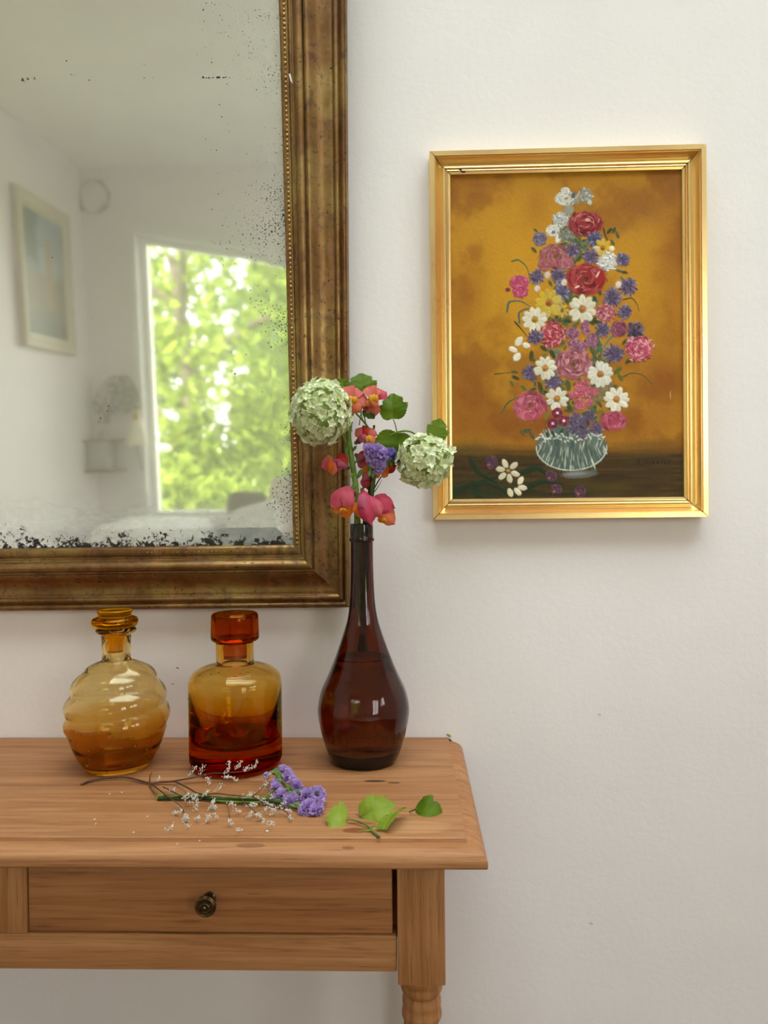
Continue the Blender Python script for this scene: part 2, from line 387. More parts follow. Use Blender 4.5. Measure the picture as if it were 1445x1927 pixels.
def drawer(x0, x1):
    d = MB().bbox(x0, x1, FY+.004, FY+.026, ZR1+.0022, ZA-.0008, .0022)
    d.box(x0+.006, x1-.006, FY+.024, FY+.30, ZR1+.008, ZA-.012)
    o = d.build('drawer', OAK_DRAWER, tb)
    xc = x0+(x1-x0)*.503; zc = P(397, 1692, FY).z
    kp = [(0, 0), (.0085, 0), (.0088, .0015), (.0066, .003), (.0052, .006), (.0050, .011), (.0062, .015), (.0105, .0175), (.0138, .0190), (.0150, .0206), (.0148, .0222), (.0136, .0228),
          (.0134, .0238), (.0122, .0244), (.0098, .0236), (.0074, .0240), (.0070, .0256), (.0060, .0262), (.0046, .0258), (.0040, .0276), (.0024, .0292), (0, .0296)]
    k = MB().lathe(kp, 40); k.xf(Matrix.Translation((xc, FY+.0042, zc)) @ Matrix.Rotation(math.pi/2, 4, 'X') @ Matrix.Diagonal((.86, .86, 1.0, 1)))
    kb = k.build('knob', BRASS.m, o, 35); tag(kb, 'turned antique brass knob')
    return o
drawer(DX0, DX1); drawer(SX0-.0015-(DX1-DX0), SX0-.0015)

# ------------------------------------------------------------------ framed flower painting
def rails(outer, inner, prof, mat, parent, gap=0.0, names='frame_rail', to=lambda x, z, h: (x, -h, z), deg=30):
    """outer/inner: corners TL TR BR BL as (x,z); prof (t 0..1, height); one mitred mesh per side"""
    res = []
    for k in range(4):
        A, B = Vector(outer[k]), Vector(outer[(k+1) % 4]); a, b = Vector(inner[k]), Vector(inner[(k+1) % 4])
        ax = (B-A).normalized(); v = []; f = []; L = 1
        for t, h in prof:
            p = A.lerp(a, t)+ax*gap; q = B.lerp(b, t)-ax*gap; v += [to(p.x, p.y, h), to(q.x, q.y, h)]
        n = len(prof)
        for i in range(n): j = (i+1) % n; f.append((i*2, i*2+1, j*2+1, j*2))
        f.append(tuple(i*2 for i in range(n-1, -1, -1))); f.append(tuple(i*2+1 for i in range(n)))
        res.append(obj(names, v, f, mat, parent, deg))
    return res
GILT = NM('gilt'); vv = GILT.coord(); n1 = GILT.noise(vv, 6, 2); n2 = GILT.noise(vv, 420, 2)
gc = GILT.ramp(n1, [(.3, srgb(246, 204, 140)), (.55, srgb(250, 216, 148)), (.75, srgb(244, 210, 132))])
gc = GILT.mix(GILT.ramp(n2, [(.74, 0.0), (.80, .5)]), gc, srgb(120, 72, 32))
GILT.bsdf(gc, GILT.ramp(n1, [(.3, .26), (.7, .33)]), .92, GILT.bump(n2, .03, .0004))
def wp(px, py, y): q = P(px, py, y); return (q.x, q.z)
FH = .030
fo = [wp(808, 284, -FH), wp(1329.5, 270, -FH), wp(1333.5, 973, -FH), wp(815, 978.5, -FH)]
fi = [wp(847.5, 331, -.013), wp(1281, 321, -.013), wp(1285, 934.5, -.013), wp(851.5, 939, -.013)]
pa = thing('framed_painting', 'gold framed still life painting of a tall bouquet in a glass bowl on the wall', 'painting', ((fo[2][0]+fo[3][0])/2, -.0005, fo[2][1]))
cove = [(.30+.34*s, .0285-.0125*math.sin(math.pi*.5*min(1, s*1.25))+(.0 if s < .8 else .004*(s-.8)/.2)) for s in [i/9 for i in range(10)]]
fprof = [(0, .0005), (0, FH-.001), (.012, FH), (.235, FH), (.245, FH-.004), (.278, FH-.004), (.285, FH-.001), (.297, FH-.001), (.30, FH-.002)] + cove[1:] + \
        [(.70, .0205), (.735, .0200), (.745, .0155), (.785, .0155), (.79, .0190), (.835, .0195), (.84, .0155), (.875, .0155), (.88, .0180), (.98, .0170), (1.0, .0130), (1.0, .0005)]
rails(fo, fi, fprof, GILT.m, pa, .0007)
for a_, b_, c_, d_ in [(866, 319, 3, 1.6), (872, 323, 4, 1.6), (868, 321, 1.5, 1.5)]:
    k_ = P(a_, b_, -.0195); MB().ball((k_.x, -.0192, k_.z), 1, 8, 5, (c_/1113, .0006, d_/1113)).build('frame_nick', plain('dark_nick', srgb(52, 28, 14)), pa, 80)

# ---- the picture: oil paint laid on the canvas stroke by stroke (colour and paint thickness per point)
PW, PH = 440, 612
rg = np.random.default_rng(11)
IMG = np.zeros((PH, PW, 3)); HGT = np.zeros((PH, PW))
def lin(c): return np.array(srgb(*c)[:3])
def vnoise(w, h, cx, cy):
    g = rg.random((cy+3, cx+3)); X = np.linspace(0, cx, w, endpoint=False); Y = np.linspace(0, cy, h, endpoint=False)
    xi = X.astype(int); yi = Y.astype(int); fx = X-xi; fy = Y-yi; fx = fx*fx*(3-2*fx); fy = (fy*fy*(3-2*fy))[:, None]
    a = g[np.ix_(yi, xi)]*(1-fx)+g[np.ix_(yi, xi+1)]*fx; b = g[np.ix_(yi+1, xi)]*(1-fx)+g[np.ix_(yi+1, xi+1)]*fx
    return a*(1-fy)+b*fy
def fbm(cx, cy, o=4):
    s = 0; a = .5
    for i in range(o): s = s+a*vnoise(PW, PH, cx*2**i, cy*2**i); a *= .5
    return s/(1-.5**o)
YY, XX = np.mgrid[0:PH, 0:PW].astype(float)
TEX = .5*vnoise(PW, PH, 220, 306)+.5*vnoise(PW, PH, 110, 153)
def blend(mask, col): IMG[:] = IMG*(1-mask[..., None])+np.asarray(col)*mask[..., None]
def pp(px, py): return (px-846)/(1284-846)*PW, (py-326)/(938-326)*PH
# background: mustard, browner at the corners, edges and bottom
f1, f2, f3 = fbm(4, 5), fbm(9, 12), fbm(22, 30)
IMG[:] = lin((174, 117, 32))
blend(np.clip((f1-.42)*4, 0, 1)*.6, lin((190, 136, 36)))
blend(np.clip((.50-f2)*5, 0, 1)*.8, lin((142, 86, 26)))
def glow(cx, cy, rx, ry, col, a):
    x, y = pp(cx, cy); d = ((XX-x)/rx)**2+((YY-y)/ry)**2; blend(np.clip(np.exp(-d*1.4)*a*(.55+1.1*f2), 0, 1), lin(col))
glow(980, 520, 110, 190, (202, 144, 30), .7); glow(1180, 560, 110, 170, (196, 138, 32), .6)
for a in [(900, 350, 60, 30, (146, 88, 34), .6), (1205, 390, 85, 45, (142, 86, 34), .75), (1265, 480, 30, 90, (146, 88, 30), .6), (870, 560, 40, 60, (150, 92, 28), .5), (880, 740, 60, 70, (140, 80, 26), .75),
          (1250, 720, 60, 60, (138, 76, 26), .8), (1030, 800, 260, 36, (138, 76, 26), .7), (860, 690, 40, 40, (146, 90, 30), .5), (1250, 640, 40, 60, (164, 104, 28), .5), (1010, 390, 30, 40, (160, 100, 30), .4),
          (1265, 560, 20, 70, (168, 106, 26), .5), (1275, 350, 40, 30, (134, 80, 38), .6)]: glow(*a)
# table edge and dark table
ty = pp(0, 822)[1]; tm = np.clip((YY-ty-8+18*(f2-.5))/26, 0, 1)
blend(tm*.97, lin((66, 49, 24))); st = np.clip((vnoise(PW, PH, 9, 150)-.55)*4, 0, 1)*tm
blend(st*.45, lin((92, 74, 36))); blend(np.clip((vnoise(PW, PH, 6, 120)-.6)*5, 0, 1)*tm*.5, lin((40, 32, 22)))
glow(900, 930, 90, 40, (38, 54, 34), .6); glow(1080, 925, 100, 18, (46, 50, 28), .5); glow(1230, 835, 80, 9, (104, 82, 30), .6); glow(880, 838, 60, 16, (58, 60, 34), .5)
glow(1150, 915, 60, 14, (88, 72, 28), .55); glow(1220, 885, 60, 30, (66, 50, 30), .5)
def dab(x, y, rx, ry, ang=0, col=(255, 255, 255), a=.95, soft=.35, jit=.10, h=.6, streak=.22):
    R = max(rx, ry)*1.1+1; x0, x1 = int(max(0, x-R)), int(min(PW, x+R+2)); y0, y1 = int(max(0, y-R)), int(min(PH, y+R+2))
    if x1 <= x0 or y1 <= y0: return
    X = XX[y0:y1, x0:x1]-x; Y = YY[y0:y1, x0:x1]-y; c, s = math.cos(ang), math.sin(ang)
    u = (X*c+Y*s)/rx; w = (-X*s+Y*c)/ry; d = np.sqrt(u*u+w*w)+.25*(TEX[y0:y1, x0:x1]-.5)
    m = np.clip((1-d)/soft, 0, 1)*a; k = 1+streak*np.sin(w*ry*2.1+rg.random()*6)+rg.normal()*jit
    cc = np.clip(lin(col)*k[..., None], 0, 1); T = IMG[y0:y1, x0:x1]; T[:] = T*(1-m[..., None])+cc*m[..., None]
    H = HGT[y0:y1, x0:x1]; H[:] = np.maximum(H, m*h*(.55+.45*np.abs(np.cos(w*1.7))))
def mixc(a, b, t): return tuple(a[i]*(1-t)+b[i]*t for i in range(3))
def strokes(pts, wd, col, h=.5, taper=True):
    pp_ = smooth_path([(a, b, 0) for a, b in pts], 8)
    for i, q in enumerate(pp_):
        t = i/(len(pp_)-1); n = pp_[min(i+1, len(pp_)-1)]-pp_[max(i-1, 0)]
        dab(q.x, q.y, wd*1.6, wd*(1-.6*t if taper else 1)*.62, math.atan2(n.y, n.x), col, .85, .4, .08, h)
def leafd(x, y, L, ang, col=(66, 80, 44)):
    dab(x, y, L, L*.45, ang, col, .92, .4, .15, .5); dab(x+rg.normal(), y+rg.normal(), L*.7, L*.14, ang, mixc(col, (150, 160, 110), .35), .5, .6, .1, .5)
def rose(x, y, rx_, ry_, base, lt, dk, cen=None, n=26):
    rx, ry = rx_*1.12, ry_*1.12
    dab(x, y, rx*.98, ry*.95, 0, base, .97, .18, .05, .5)
    for k in range(n):
        a = 2*math.pi*k/n+rg.normal()*.2; q = rg.uniform(.55, .95); c = mixc(base, lt, rg.random()*.55) if rg.random() < .6 else mixc(base, dk, rg.random()*.8)
        dab(x+rx*q*math.cos(a)*.86, y+ry*q*math.sin(a)*.86, rx*.34, ry*.17, a+math.pi/2+rg.normal()*.3, c, .85, .4, .1, .8)
    for k in range(int(n*1.2)):
        a = rg.random()*2*math.pi; q = rg.uniform(.2, .75); c = lt if rg.random() < .42 else (dk if rg.random() < .6 else base)
        dab(x+rx*q*math.cos(a), y+ry*q*math.sin(a), rx*rg.uniform(.12, .26), max(1.0, ry*.055), a+math.pi/2+rg.normal()*.35, c, .75, .5, .1, .9)
    if cen: dab(x, y, rx*.17, ry*.17, 0, cen, .9, .5, .1, .4); [dab(x+rg.normal()*rx*.12, y+rg.normal()*ry*.12, 2.2, 1.2, rg.random()*3, mixc(cen, (150, 110, 50), .6), .8) for _ in range(6)]
def daisy(x, y, r, n, col, cen, ph=0.0, sq=1.0, cr=.26):
    r = r*1.12
    for k in range(n):
        a = 2*math.pi*k/n+ph+rg.normal()*.08; q = r*.62
        dab(x+q*math.cos(a), y+q*math.sin(a)*sq, r*.42, r*.26, a, mixc(col, (196, 182, 150), rg.random()*.45), .95, .25, .04, 1.0)
        dab(x+q*.9*math.cos(a+.1), y+q*.9*math.sin(a+.1)*sq, r*.3, r*.05, a, mixc(col, (150, 136, 104), .55), .55, .6, .05, 1.0)
    dab(x, y, r*cr, r*cr*.9, 0, cen, .95, .4, .08, .8); dab(x-1, y+1.5, r*cr*.6, r*cr*.35, .3, mixc(cen, (70, 40, 20), .5), .6, .5)
def corn(x, y, r, base=(98, 88, 124), dk=(62, 50, 88), lt=(150, 146, 176), n=48):
    r = r*1.18; base = mixc(base, (112, 92, 100), .7); lt = mixc(lt, (158, 150, 160), .6)
    dab(x, y, r*.92, r*.90, 0, mixc(base, dk, .25), .95, .35, .05, .5)
    for k in range(n):
        a = rg.random()*2*math.pi; q = r*math.sqrt(rg.random())*.84; c = mixc(base, lt, rg.random()*.8) if q > r*.45 and rg.random() < .6 else mixc(base, dk, rg.random())
        dab(x+q*math.cos(a), y+q*math.sin(a), r*.24, r*.09, a+rg.normal()*.25, c, .9, .4, .08, .9)
def carn(x, y, rx_, ry_, base, lt, dk, n=70):
    rx, ry = rx_*1.14, ry_*1.14
    dab(x, y, rx*.9, ry*.9, 0, base, .95, .25, .05, .5)
    for k in range(n):
        a = rg.random()*2*math.pi; q = math.sqrt(rg.random())*.93; c = lt if rg.random() < .45 else mixc(base, dk, rg.random())
        dab(x+rx*q*math.cos(a), y+ry*q*math.sin(a), rx*.15, ry*.07, a+math.pi/2+rg.normal()*.7, c, .9, .4, .1, 1.0)
K = PW/(1284-846)
A = lambda zx, zy: pp(930+zx/4.661, 340+zy/4.661)
B = lambda zx, zy: pp(930+zx/4.661, 560+zy/4.661)
Cc = lambda zx, zy: pp(840+zx/3.141, 740+zy/3.141)
rz = lambda r: r/4.661*K
GR, GD, GB = (70, 84, 46), (46, 60, 36), (78, 100, 86)
# greenery first
for q in range(300):
    t = rg.random(); y = lerp(440, 800, t); hw = lerp(26, 78, t) if t < .75 else lerp(78, 55, (t-.75)*4)
    x, yy = pp(1080+rg.uniform(-1, 1)*hw, y); leafd(x, yy, rg.uniform(6, 12), rg.random()*3.1, [GR, GD, (92, 98, 50), GB, (120, 112, 48)][rg.integers(5)])
for pts, w_, c in [([A(165, 700), A(215, 695), A(285, 760), A(312, 880)], 3.6, (96, 104, 62)), ([A(110, 1130), A(130, 1060), A(220, 1050), A(300, 1090)], 4.2, GB), ([B(215, 200), B(215, 130), B(270, 95), B(330, 90)], 4.2, GB),
                   ([B(180, 210), B(225, 260), B(290, 340)], 3, GD), ([B(0, 655), B(90, 648), B(190, 640)], 2.6, (84, 84, 40)), ([B(60, 985), B(120, 900), B(240, 840), B(330, 790)], 3.6, (92, 92, 46)),
                   ([B(1130, 690), B(1190, 665), B(1290, 680), B(1375, 755)], 2.8, (86, 88, 44)), ([A(1130, 1050), A(1200, 1040), A(1245, 1090), A(1262, 1140)], 3, (92, 86, 40)), ([B(845, 330), B(905, 360), B(930, 480), B(905, 580)], 5, GB),
                   ([B(1040, 330), B(1000, 370), B(955, 440), B(945, 520)], 4, (96, 122, 100)), ([B(870, 430), B(872, 500), B(850, 590)], 4, GB), ([A(655, 250), A(660, 330), A(650, 400)], 5, (140, 140, 120)), ([A(960, 440), A(975, 500), A(1010, 560)], 3, GD)]:
    strokes(pts, w_, c)
for zx, zy, L, an in [(1010, 455, 9, -.8), (1050, 450, 8, -1.2), (1080, 490, 9, 1.2), (1035, 555, 8, 1.0), (365, 440, 6, .8), (350, 610, 9, .8), (410, 630, 7, 1.4), (1090, 800, 8, .3), (1140, 815, 8, .2), (1120, 870, 7, .9), (920, 980, 9, 1.2), (740, 560, 8, 1.2), (800, 605, 8, -.7), (745, 690, 10, -.8), (690, 740, 9, -.8), (490, 900, 8, 1), (650, 1060, 10, 1.1)]:
    x, y = A(zx, zy); leafd(x, y, L, an, [GR, GD, GB][rg.integers(3)])
for zx, zy, L, an in [(320, 500, 12, 1.7), (345, 545, 9, .9), (505, 490, 11, 1.1), (430, 440, 10, .6), (480, 180, 9, .2), (540, 150, 10, 1.2), (640, 205, 9, .1), (690, 160, 10, 1.3), (1075, 640, 12, -.7), (1100, 700, 10, 1.1), (1040, 780, 9, -.4), (1175, 555, 11, -.6), (640, 760, 14, 1.4), (600, 790, 10, .8), (395, 770, 11, 1.2), (330, 800, 10, -.6), (180, 690, 10, .4), (150, 740, 8, 1), (250, 780, 9, .8), (640, 940, 12, 1.0), (450, 830, 8, 1), (170, 640, 8, .2), (1140, 390, 9, -.8), (990, 950, 9, 1), (880, 200, 9, 1.4)]:
    x, y = B(zx, zy); leafd(x, y, L, an, [GR, GD, (88, 96, 46)][rg.integers(3)])
YE, YC = (212, 168, 34), (150, 84, 40)
WH, WC = (232, 222, 196), (196, 118, 52)
for zx, zy in [(920, 780), (905, 860), (985, 760), (870, 880), (940, 830)]: x, y = B(zx, zy); corn(x, y, 11, (190, 158, 44), (128, 110, 44), (222, 190, 70), 18)
# top spire
x, y = A(630, 170); rose(x, y, rz(95), rz(62), (200, 196, 178), (238, 234, 218), (120, 116, 104), (180, 128, 50), 16)
x, y = A(625, 105); rose(x, y, rz(40), rz(34), (206, 202, 186), (240, 236, 220), (150, 146, 134), None, 10)
x, y = A(695, 145); dab(x, y, 5, 7, .4, (96, 94, 90)); x, y = A(720, 195); dab(x, y, 7, 7, 0, (128, 128, 118))
x, y = A(800, 145); carn(x, y, rz(66), rz(66), (146, 144, 132), (206, 202, 188), (96, 94, 90), 40); x, y = A(838, 205); dab(x, y, 5, 6, 0, (216, 212, 198))
x, y = A(655, 270); dab(x, y, rz(48), rz(52), 1.5, (150, 150, 134))
x, y = A(585, 355); carn(x, y, rz(76), rz(72), (178, 178, 168), (228, 224, 212), (86, 84, 86), 46)
x, y = A(515, 445); carn(x, y, rz(66), rz(58), (220, 214, 196), (240, 236, 220), (170, 166, 156), 26); x, y = A(560, 515); dab(x, y, 6, 10, .3, (228, 222, 204)); x, y = A(520, 460); dab(x, y, 5, 4, 0, (110, 104, 136))
x, y = A(640, 480); carn(x, y, rz(80), rz(72), (116, 118, 98), (156, 156, 138), (66, 68, 60), 44)
x, y = A(800, 390); rose(x, y, rz(152), rz(112), (140, 44, 46), (204, 120, 112), (84, 20, 24), None, 34); x, y = A(820, 360); dab(x, y, 6, 4.5, .3, (222, 160, 146)); dab(x+1, y+4, 6, 2.5, 0, (110, 24, 30))
x, y = A(400, 515); rose(x, y, rz(60), rz(62), (106, 96, 118), (160, 150, 170), (66, 56, 80), None, 14)
x, y = A(878, 525); corn(x, y, rz(70), (66, 84, 126), (34, 44, 84), (116, 132, 164))
x, y = A(950, 605); daisy(x, y, rz(78), 8, YE, (176, 84, 30)); x, y = A(1030, 610); dab(x, y, 6, 6, 0, (232, 216, 180)); x, y = A(895, 608); dab(x, y, 8, 6, .3, (226, 206, 160))
x, y = A(990, 722); carn(x, y, rz(86), rz(80), (204, 198, 188), (238, 234, 222), (128, 120, 140), 60)
x, y = A(540, 670); rose(x, y, rz(150), rz(108), (160, 88, 88), (196, 136, 130), (112, 52, 56), (120, 74, 40), 34); x, y = A(620, 735); rose(x, y, rz(80), rz(52), (162, 90, 96), (192, 132, 134), (120, 60, 70), None, 14); x, y = A(430, 740); rose(x, y, rz(50), rz(60), (162, 90, 92), (192, 132, 134), (120, 60, 66), None, 10)
for zx, zy, r, c in [(690, 615, 64, 0), (845, 675, 68, 0), (1125, 705, 62, 1), (370, 845, 66, 0), (555, 838, 66, 2), (590, 985, 74, 1), (1170, 940, 78, 0), (1035, 1035, 84, 0), (1140, 1160, 64, 0)]:
    x, y = A(zx, zy); corn(x, y, rz(r), *[((98, 88, 124), (58, 48, 84), (150, 146, 176)), ((84, 92, 132), (50, 52, 92), (134, 146, 180)), ((82, 74, 118), (50, 42, 80), (140, 134, 168))][c])
x, y = A(800, 870); rose(x, y, rz(176), rz(132), (146, 42, 42), (196, 104, 96), (92, 22, 24), (70, 40, 28), 34); x, y = A(920, 870); dab(x, y, 9, 14, .2, (160, 40, 36)); x, y = A(905, 830); dab(x, y, 2, 8, .5, (226, 180, 166)); x, y = A(725, 935); dab(x, y, 6, 2, -.4, (230, 190, 176))
x, y = A(215, 890); rose(x, y, rz(88), rz(66), (178, 66, 94), (214, 130, 146), (124, 34, 64), None, 16); x, y = A(225, 965); rose(x, y, rz(72), rz(66), (182, 70, 98), (226, 150, 164), (130, 40, 68), None, 12); x, y = A(115, 950); dab(x, y, 6, 5, 0, (124, 40, 66))
for zx, zy in [(375, 945), (1085, 920), (610, 895), (465, 830)]: x, y = A(zx, zy); dab(x, y, 6.5, 7.5, .2, (226, 208, 190)); dab(x+2, y+3, 3, 4, 0, (206, 164, 150), .6)
x, y = A(475, 1075); daisy(x, y, rz(112), 11, (204, 164, 34), (150, 88, 58)); x, y = A(590, 1140); daisy(x, y, rz(56), 8, (196, 158, 40), (140, 104, 40))
x, y = B(770, 105); daisy(x, y, rz(115), 10, WH, WC, .3, 1, .24); x, y = B(350, 192); daisy(x, y, rz(102), 10, WH, (156, 120, 44))
x, y = A(970, 1165); carn(x, y, rz(88), rz(84), (166, 84, 94), (212, 150, 150), (110, 44, 56), 70)
x, y = B(505, 320); carn(x, y, rz(102), rz(120), (176, 70, 80), (222, 140, 136), (124, 36, 50), 110)
for zx, zy, r, c in [(355, 345, 68, 0), (950, 290, 64, 0), (1230, 302, 80, 1), (1040, 492, 84, 0), (305, 650, 70, 0), (510, 730, 72, 0)]:
    x, y = B(zx, zy); corn(x, y, rz(r), *[((98, 88, 124), (58, 48, 84), (150, 146, 176)), ((66, 56, 82), (36, 28, 48), (110, 104, 134))][c])
x, y = B(1090, 282); rose(x, y, rz(74), rz(76), (132, 66, 84), (178, 116, 124), (82, 34, 48), None, 18)
x, y = B(1265, 455); carn(x, y, rz(122), rz(110), (184, 82, 100), (226, 156, 158), (132, 44, 62), 120)
for zx, zy, rx, ry, an in [(210, 378, 9, 6, -1), (158, 448, 8, 5, .4), (192, 512, 8, 6, -.9), (275, 412, 7, 5, .3)]: x, y = B(zx, zy); dab(x, y, rx*1.25, ry*1.2, an, WH, .95, .25, .05, 1)
for zx, zy, rx, ry, an in [(680, 308, 62, 48, .5), (795, 262, 36, 66, .3), (855, 372, 50, 66, -.2), (700, 402, 62, 52, -.4), (770, 430, 46, 46, 0)]:
    x, y = B(zx, zy); rose(x, y, rz(rx), rz(ry), (146, 88, 110), (192, 146, 158), (98, 48, 70), None, 14)
x, y = B(765, 372); dab(x, y, 4, 6, .3, (196, 130, 50))
x, y = B(685, 580); rose(x, y, rz(158), rz(125), (166, 94, 100), (214, 156, 152), (112, 52, 64), (96, 66, 44), 40)
x, y = B(440, 612); daisy(x, y, rz(94), 10, WH, WC); x, y = B(922, 672); daisy(x, y, rz(104), 13, (226, 220, 204), (184, 120, 56))
for zx, zy, rx, ry in [(735, 790, 40, 66), (790, 775, 36, 64), (700, 850, 60, 36), (850, 820, 52, 40), (735, 930, 46, 52), (820, 915, 34, 50), (775, 840, 40, 40)]:
    x, y = B(zx, zy); rose(x, y, rz(rx), rz(ry), (184, 88, 102), (220, 150, 150), (128, 50, 62), None, 10)
x, y = B(540, 882); daisy(x, y, rz(96), 9, (236, 226, 202), WC); x, y = B(1062, 892); daisy(x, y, rz(102), 10, (236, 228, 206), (190, 126, 60))
# bowl
bx_, by_ = Cc(732, 312); rw_, rh_ = 214/3.141*K, 142/3.141*K
dab(bx_, by_, rw_, rh_, 0, (92, 104, 92), .95, .08, 0, .3)
for q in range(210):
    u = rg.uniform(-1, 1); v_ = rg.uniform(-.75, .95); e = math.sqrt(max(0, 1-v_*v_))
    c = [(170, 176, 156), (62, 82, 76), (110, 132, 116), (206, 206, 186), (74, 98, 96), (130, 134, 112)][rg.integers(6)]
    if abs(u) > .8 and rg.random() < .6: c = (206, 210, 190)
    dab(bx_+u*rw_*e*.96, by_+v_*rh_*.93, rg.uniform(5, 14), 1.4, math.pi/2+u*.5*(1 if v_ < 0 else -1)*.9, c, .7, .5, .1, .7)
for k in range(60):
    a = math.pi*k/59; dab(bx_+rw_*.97*math.cos(a), by_+rh_*.95*math.sin(a), 5, 1.6, a+math.pi/2, (196, 204, 184), .65, .5, .1, .7)
for k in range(46):
    t = k/45; x, y = Cc(525+400*t, 262-26*math.sin(t*9)*.4-14*math.sin(math.pi*t)); dab(x, y+rg.normal()*3, 4, 2.2, rg.normal(), (216, 216, 198), .75, .5, .1, .9)
x, y = Cc(775, 472); dab(x, y, 38, 9, -.05, (108, 110, 98), .85, .3, .05, .4); dab(x-6, y-1, 26, 4.5, -.05, (146, 140, 138), .8, .5); dab(x+28, y-5, 9, 8, 0, (86, 98, 82), .6, .6)
# around the rim
x, y = B(310, 930); rose(x, y, rz(146), rz(112), (178, 82, 98), (214, 142, 144), (122, 44, 58), (100, 60, 36), 36); x, y = B(290, 1015); rose(x, y, rz(110), rz(50), (186, 84, 100), (222, 156, 156), (140, 54, 66), None, 14)
for zx, zy, r in [(760, 150, 44), (800, 175, 42), (840, 130, 36), (745, 205, 34), (880, 205, 40), (800, 225, 36)]: x, y = Cc(zx, zy); corn(x, y, r/3.141*K, (100, 84, 122), (64, 50, 84), (150, 138, 170), 22)
for zx, zy in [(675, 215), (590, 235), (625, 235), (795, 195), (830, 170)]: x, y = Cc(zx, zy); leafd(x, y, 7, rg.random()*3, GD)
for zx, zy in [(650, 110), (622, 172), (688, 156)]:
    x, y = Cc(zx, zy); rose(x, y, 10, 10, (124, 40, 62), (170, 84, 100), (84, 22, 40), None, 12); dab(x, y, 3.2, 3.2, 0, (228, 206, 196))
x, y = Cc(982, 160); rose(x, y, 76/3.141*K, 54/3.141*K, (170, 66, 88), (210, 128, 138), (110, 34, 54), None, 30)
for zx, zy, L in [(470, 210, 10), (445, 225, 9), (500, 240, 10), (860, 90, 12), (900, 60, 9)]: x, y = Cc(zx, zy); leafd(x, y, L, 1+rg.normal()*.4, (76, 88, 56))
# fallen flowers on the table
for pts in [[Cc(40, 560), Cc(150, 520), Cc(300, 480)], [Cc(150, 400), Cc(180, 450), Cc(260, 500)], [Cc(160, 540), Cc(190, 600), Cc(240, 620)], [Cc(460, 450), Cc(530, 435), Cc(600, 480)], [Cc(100, 540), Cc(240, 520), Cc(400, 600)], [Cc(480, 540), Cc(560, 510), Cc(640, 520)]]: strokes(pts, 11, (42, 54, 32))
x, y = Cc(355, 447); daisy(x, y, 21, 6, (232, 218, 184), (206, 150, 60), .3, 1, .2)
for zx, zy, an in [(430, 505, -1.1), (440, 547, .1), (412, 570, .8), (368, 575, 1.2)]: x, y = Cc(zx, zy); dab(x, y, 9.5, 6, an, (232, 218, 184), .95, .25, .05, 1)
for zx, zy, r in [(255, 398, 40), (612, 480, 36), (640, 558, 34), (782, 574, 36)]:
    x, y = Cc(zx, zy); rose(x, y, r/3.141*K, r/3.141*K, (88, 56, 70), (128, 94, 106), (52, 32, 40), None, 14); dab(x-4, y+4, 3, 3, 0, (160, 108, 50))
x, y = pp(1259, 744); dab(x, y, 1.2, 10, 0, (198, 150, 110), .8)
# signature, faint dark brush letters
SIG = {'R': [(0, 0, 0, 1), (0, 0, .6, .1), (.6, .1, .5, .5), (.5, .5, 0, .5), (.2, .5, .6, 1)], 'D': [(0, 0, 0, 1), (0, 0, .6, .4), (.6, .4, .5, .8), (.5, .8, 0, 1)], 'u': [(0, .4, .1, 1), (.1, 1, .5, .9), (.5, .4, .5, 1)],
       'n': [(0, .4, 0, 1), (0, .5, .4, .4), (.5, .4, .5, 1)], 'c': [(.5, .45, .1, .5), (.1, .5, .1, .9), (.1, .9, .5, 1)], 'e': [(.1, .7, .5, .65), (.5, .65, .3, .4), (.3, .4, 0, .7), (0, .7, .4, 1)],
       's': [(.5, .4, .1, .5), (.1, .5, .5, .8), (.5, .8, .1, 1)], 'o': [(.3, .4, 0, .7), (0, .7, .3, 1), (.3, 1, .5, .7), (.5, .7, .3, .4)], '.': [(.1, .95, .2, 1)]}
sx_, sy_ = pp(1197, 864)
for i, ch in enumerate('R.Dueeson'):
    for a, b, c_, d_ in SIG[ch]:
        for t in np.linspace(0, 1, 8): dab(sx_+i*7.2+6*lerp(a, c_, t), sy_+9.5*lerp(b, d_, t), 1.0, .9, 0, (26, 22, 14), .5, .7, 0, .2)
# craquelure-fine weave, then the mesh itself
weave = .5+.25*np.sin(XX*math.pi*.9)+.25*np.sin(YY*math.pi*.9)
IMG *= (.93+.12*TEX+.02*weave)[..., None]
hz = .00012*weave+.0008*HGT+.00025*(TEX-.5)
TL, TR, BR, BL = [Vector((q[0], 0, q[1])) for q in (wp(846, 326, -.0135), wp(1284, 318, -.0135), wp(1287, 938, -.0135), wp(850, 942, -.0135))]
U_, V_ = np.meshgrid(np.linspace(0, 1, PW), np.linspace(0, 1, PH))
cor = [np.array(q) for q in (TL, TR, BR, BL)]
pos_ = ((1-U_)*(1-V_))[..., None]*cor[0]+(U_*(1-V_))[..., None]*cor[1]+(U_*V_)[..., None]*cor[2]+((1-U_)*V_)[..., None]*cor[3]
pos_[..., 1] = -.0122-hz
pos_ -= np.array(pa.location)
me = bpy.data.meshes.new('canvas'); nv = PW*PH; idx = np.arange(nv).reshape(PH, PW)
quads = np.stack([idx[:-1, :-1], idx[1:, :-1], idx[1:, 1:], idx[:-1, 1:]], -1).reshape(-1, 4)
me.vertices.add(nv); me.vertices.foreach_set('co', pos_.reshape(-1).astype(np.float32))
me.loops.add(quads.size); me.loops.foreach_set('vertex_index', quads.reshape(-1).astype(np.int32))
me.polygons.add(len(quads)); me.polygons.foreach_set('loop_start', (np.arange(len(quads))*4).astype(np.int32))
me.update(calc_edges=True); me.shade_smooth()
ca = me.color_attributes.new('paint', 'FLOAT_COLOR', 'POINT')
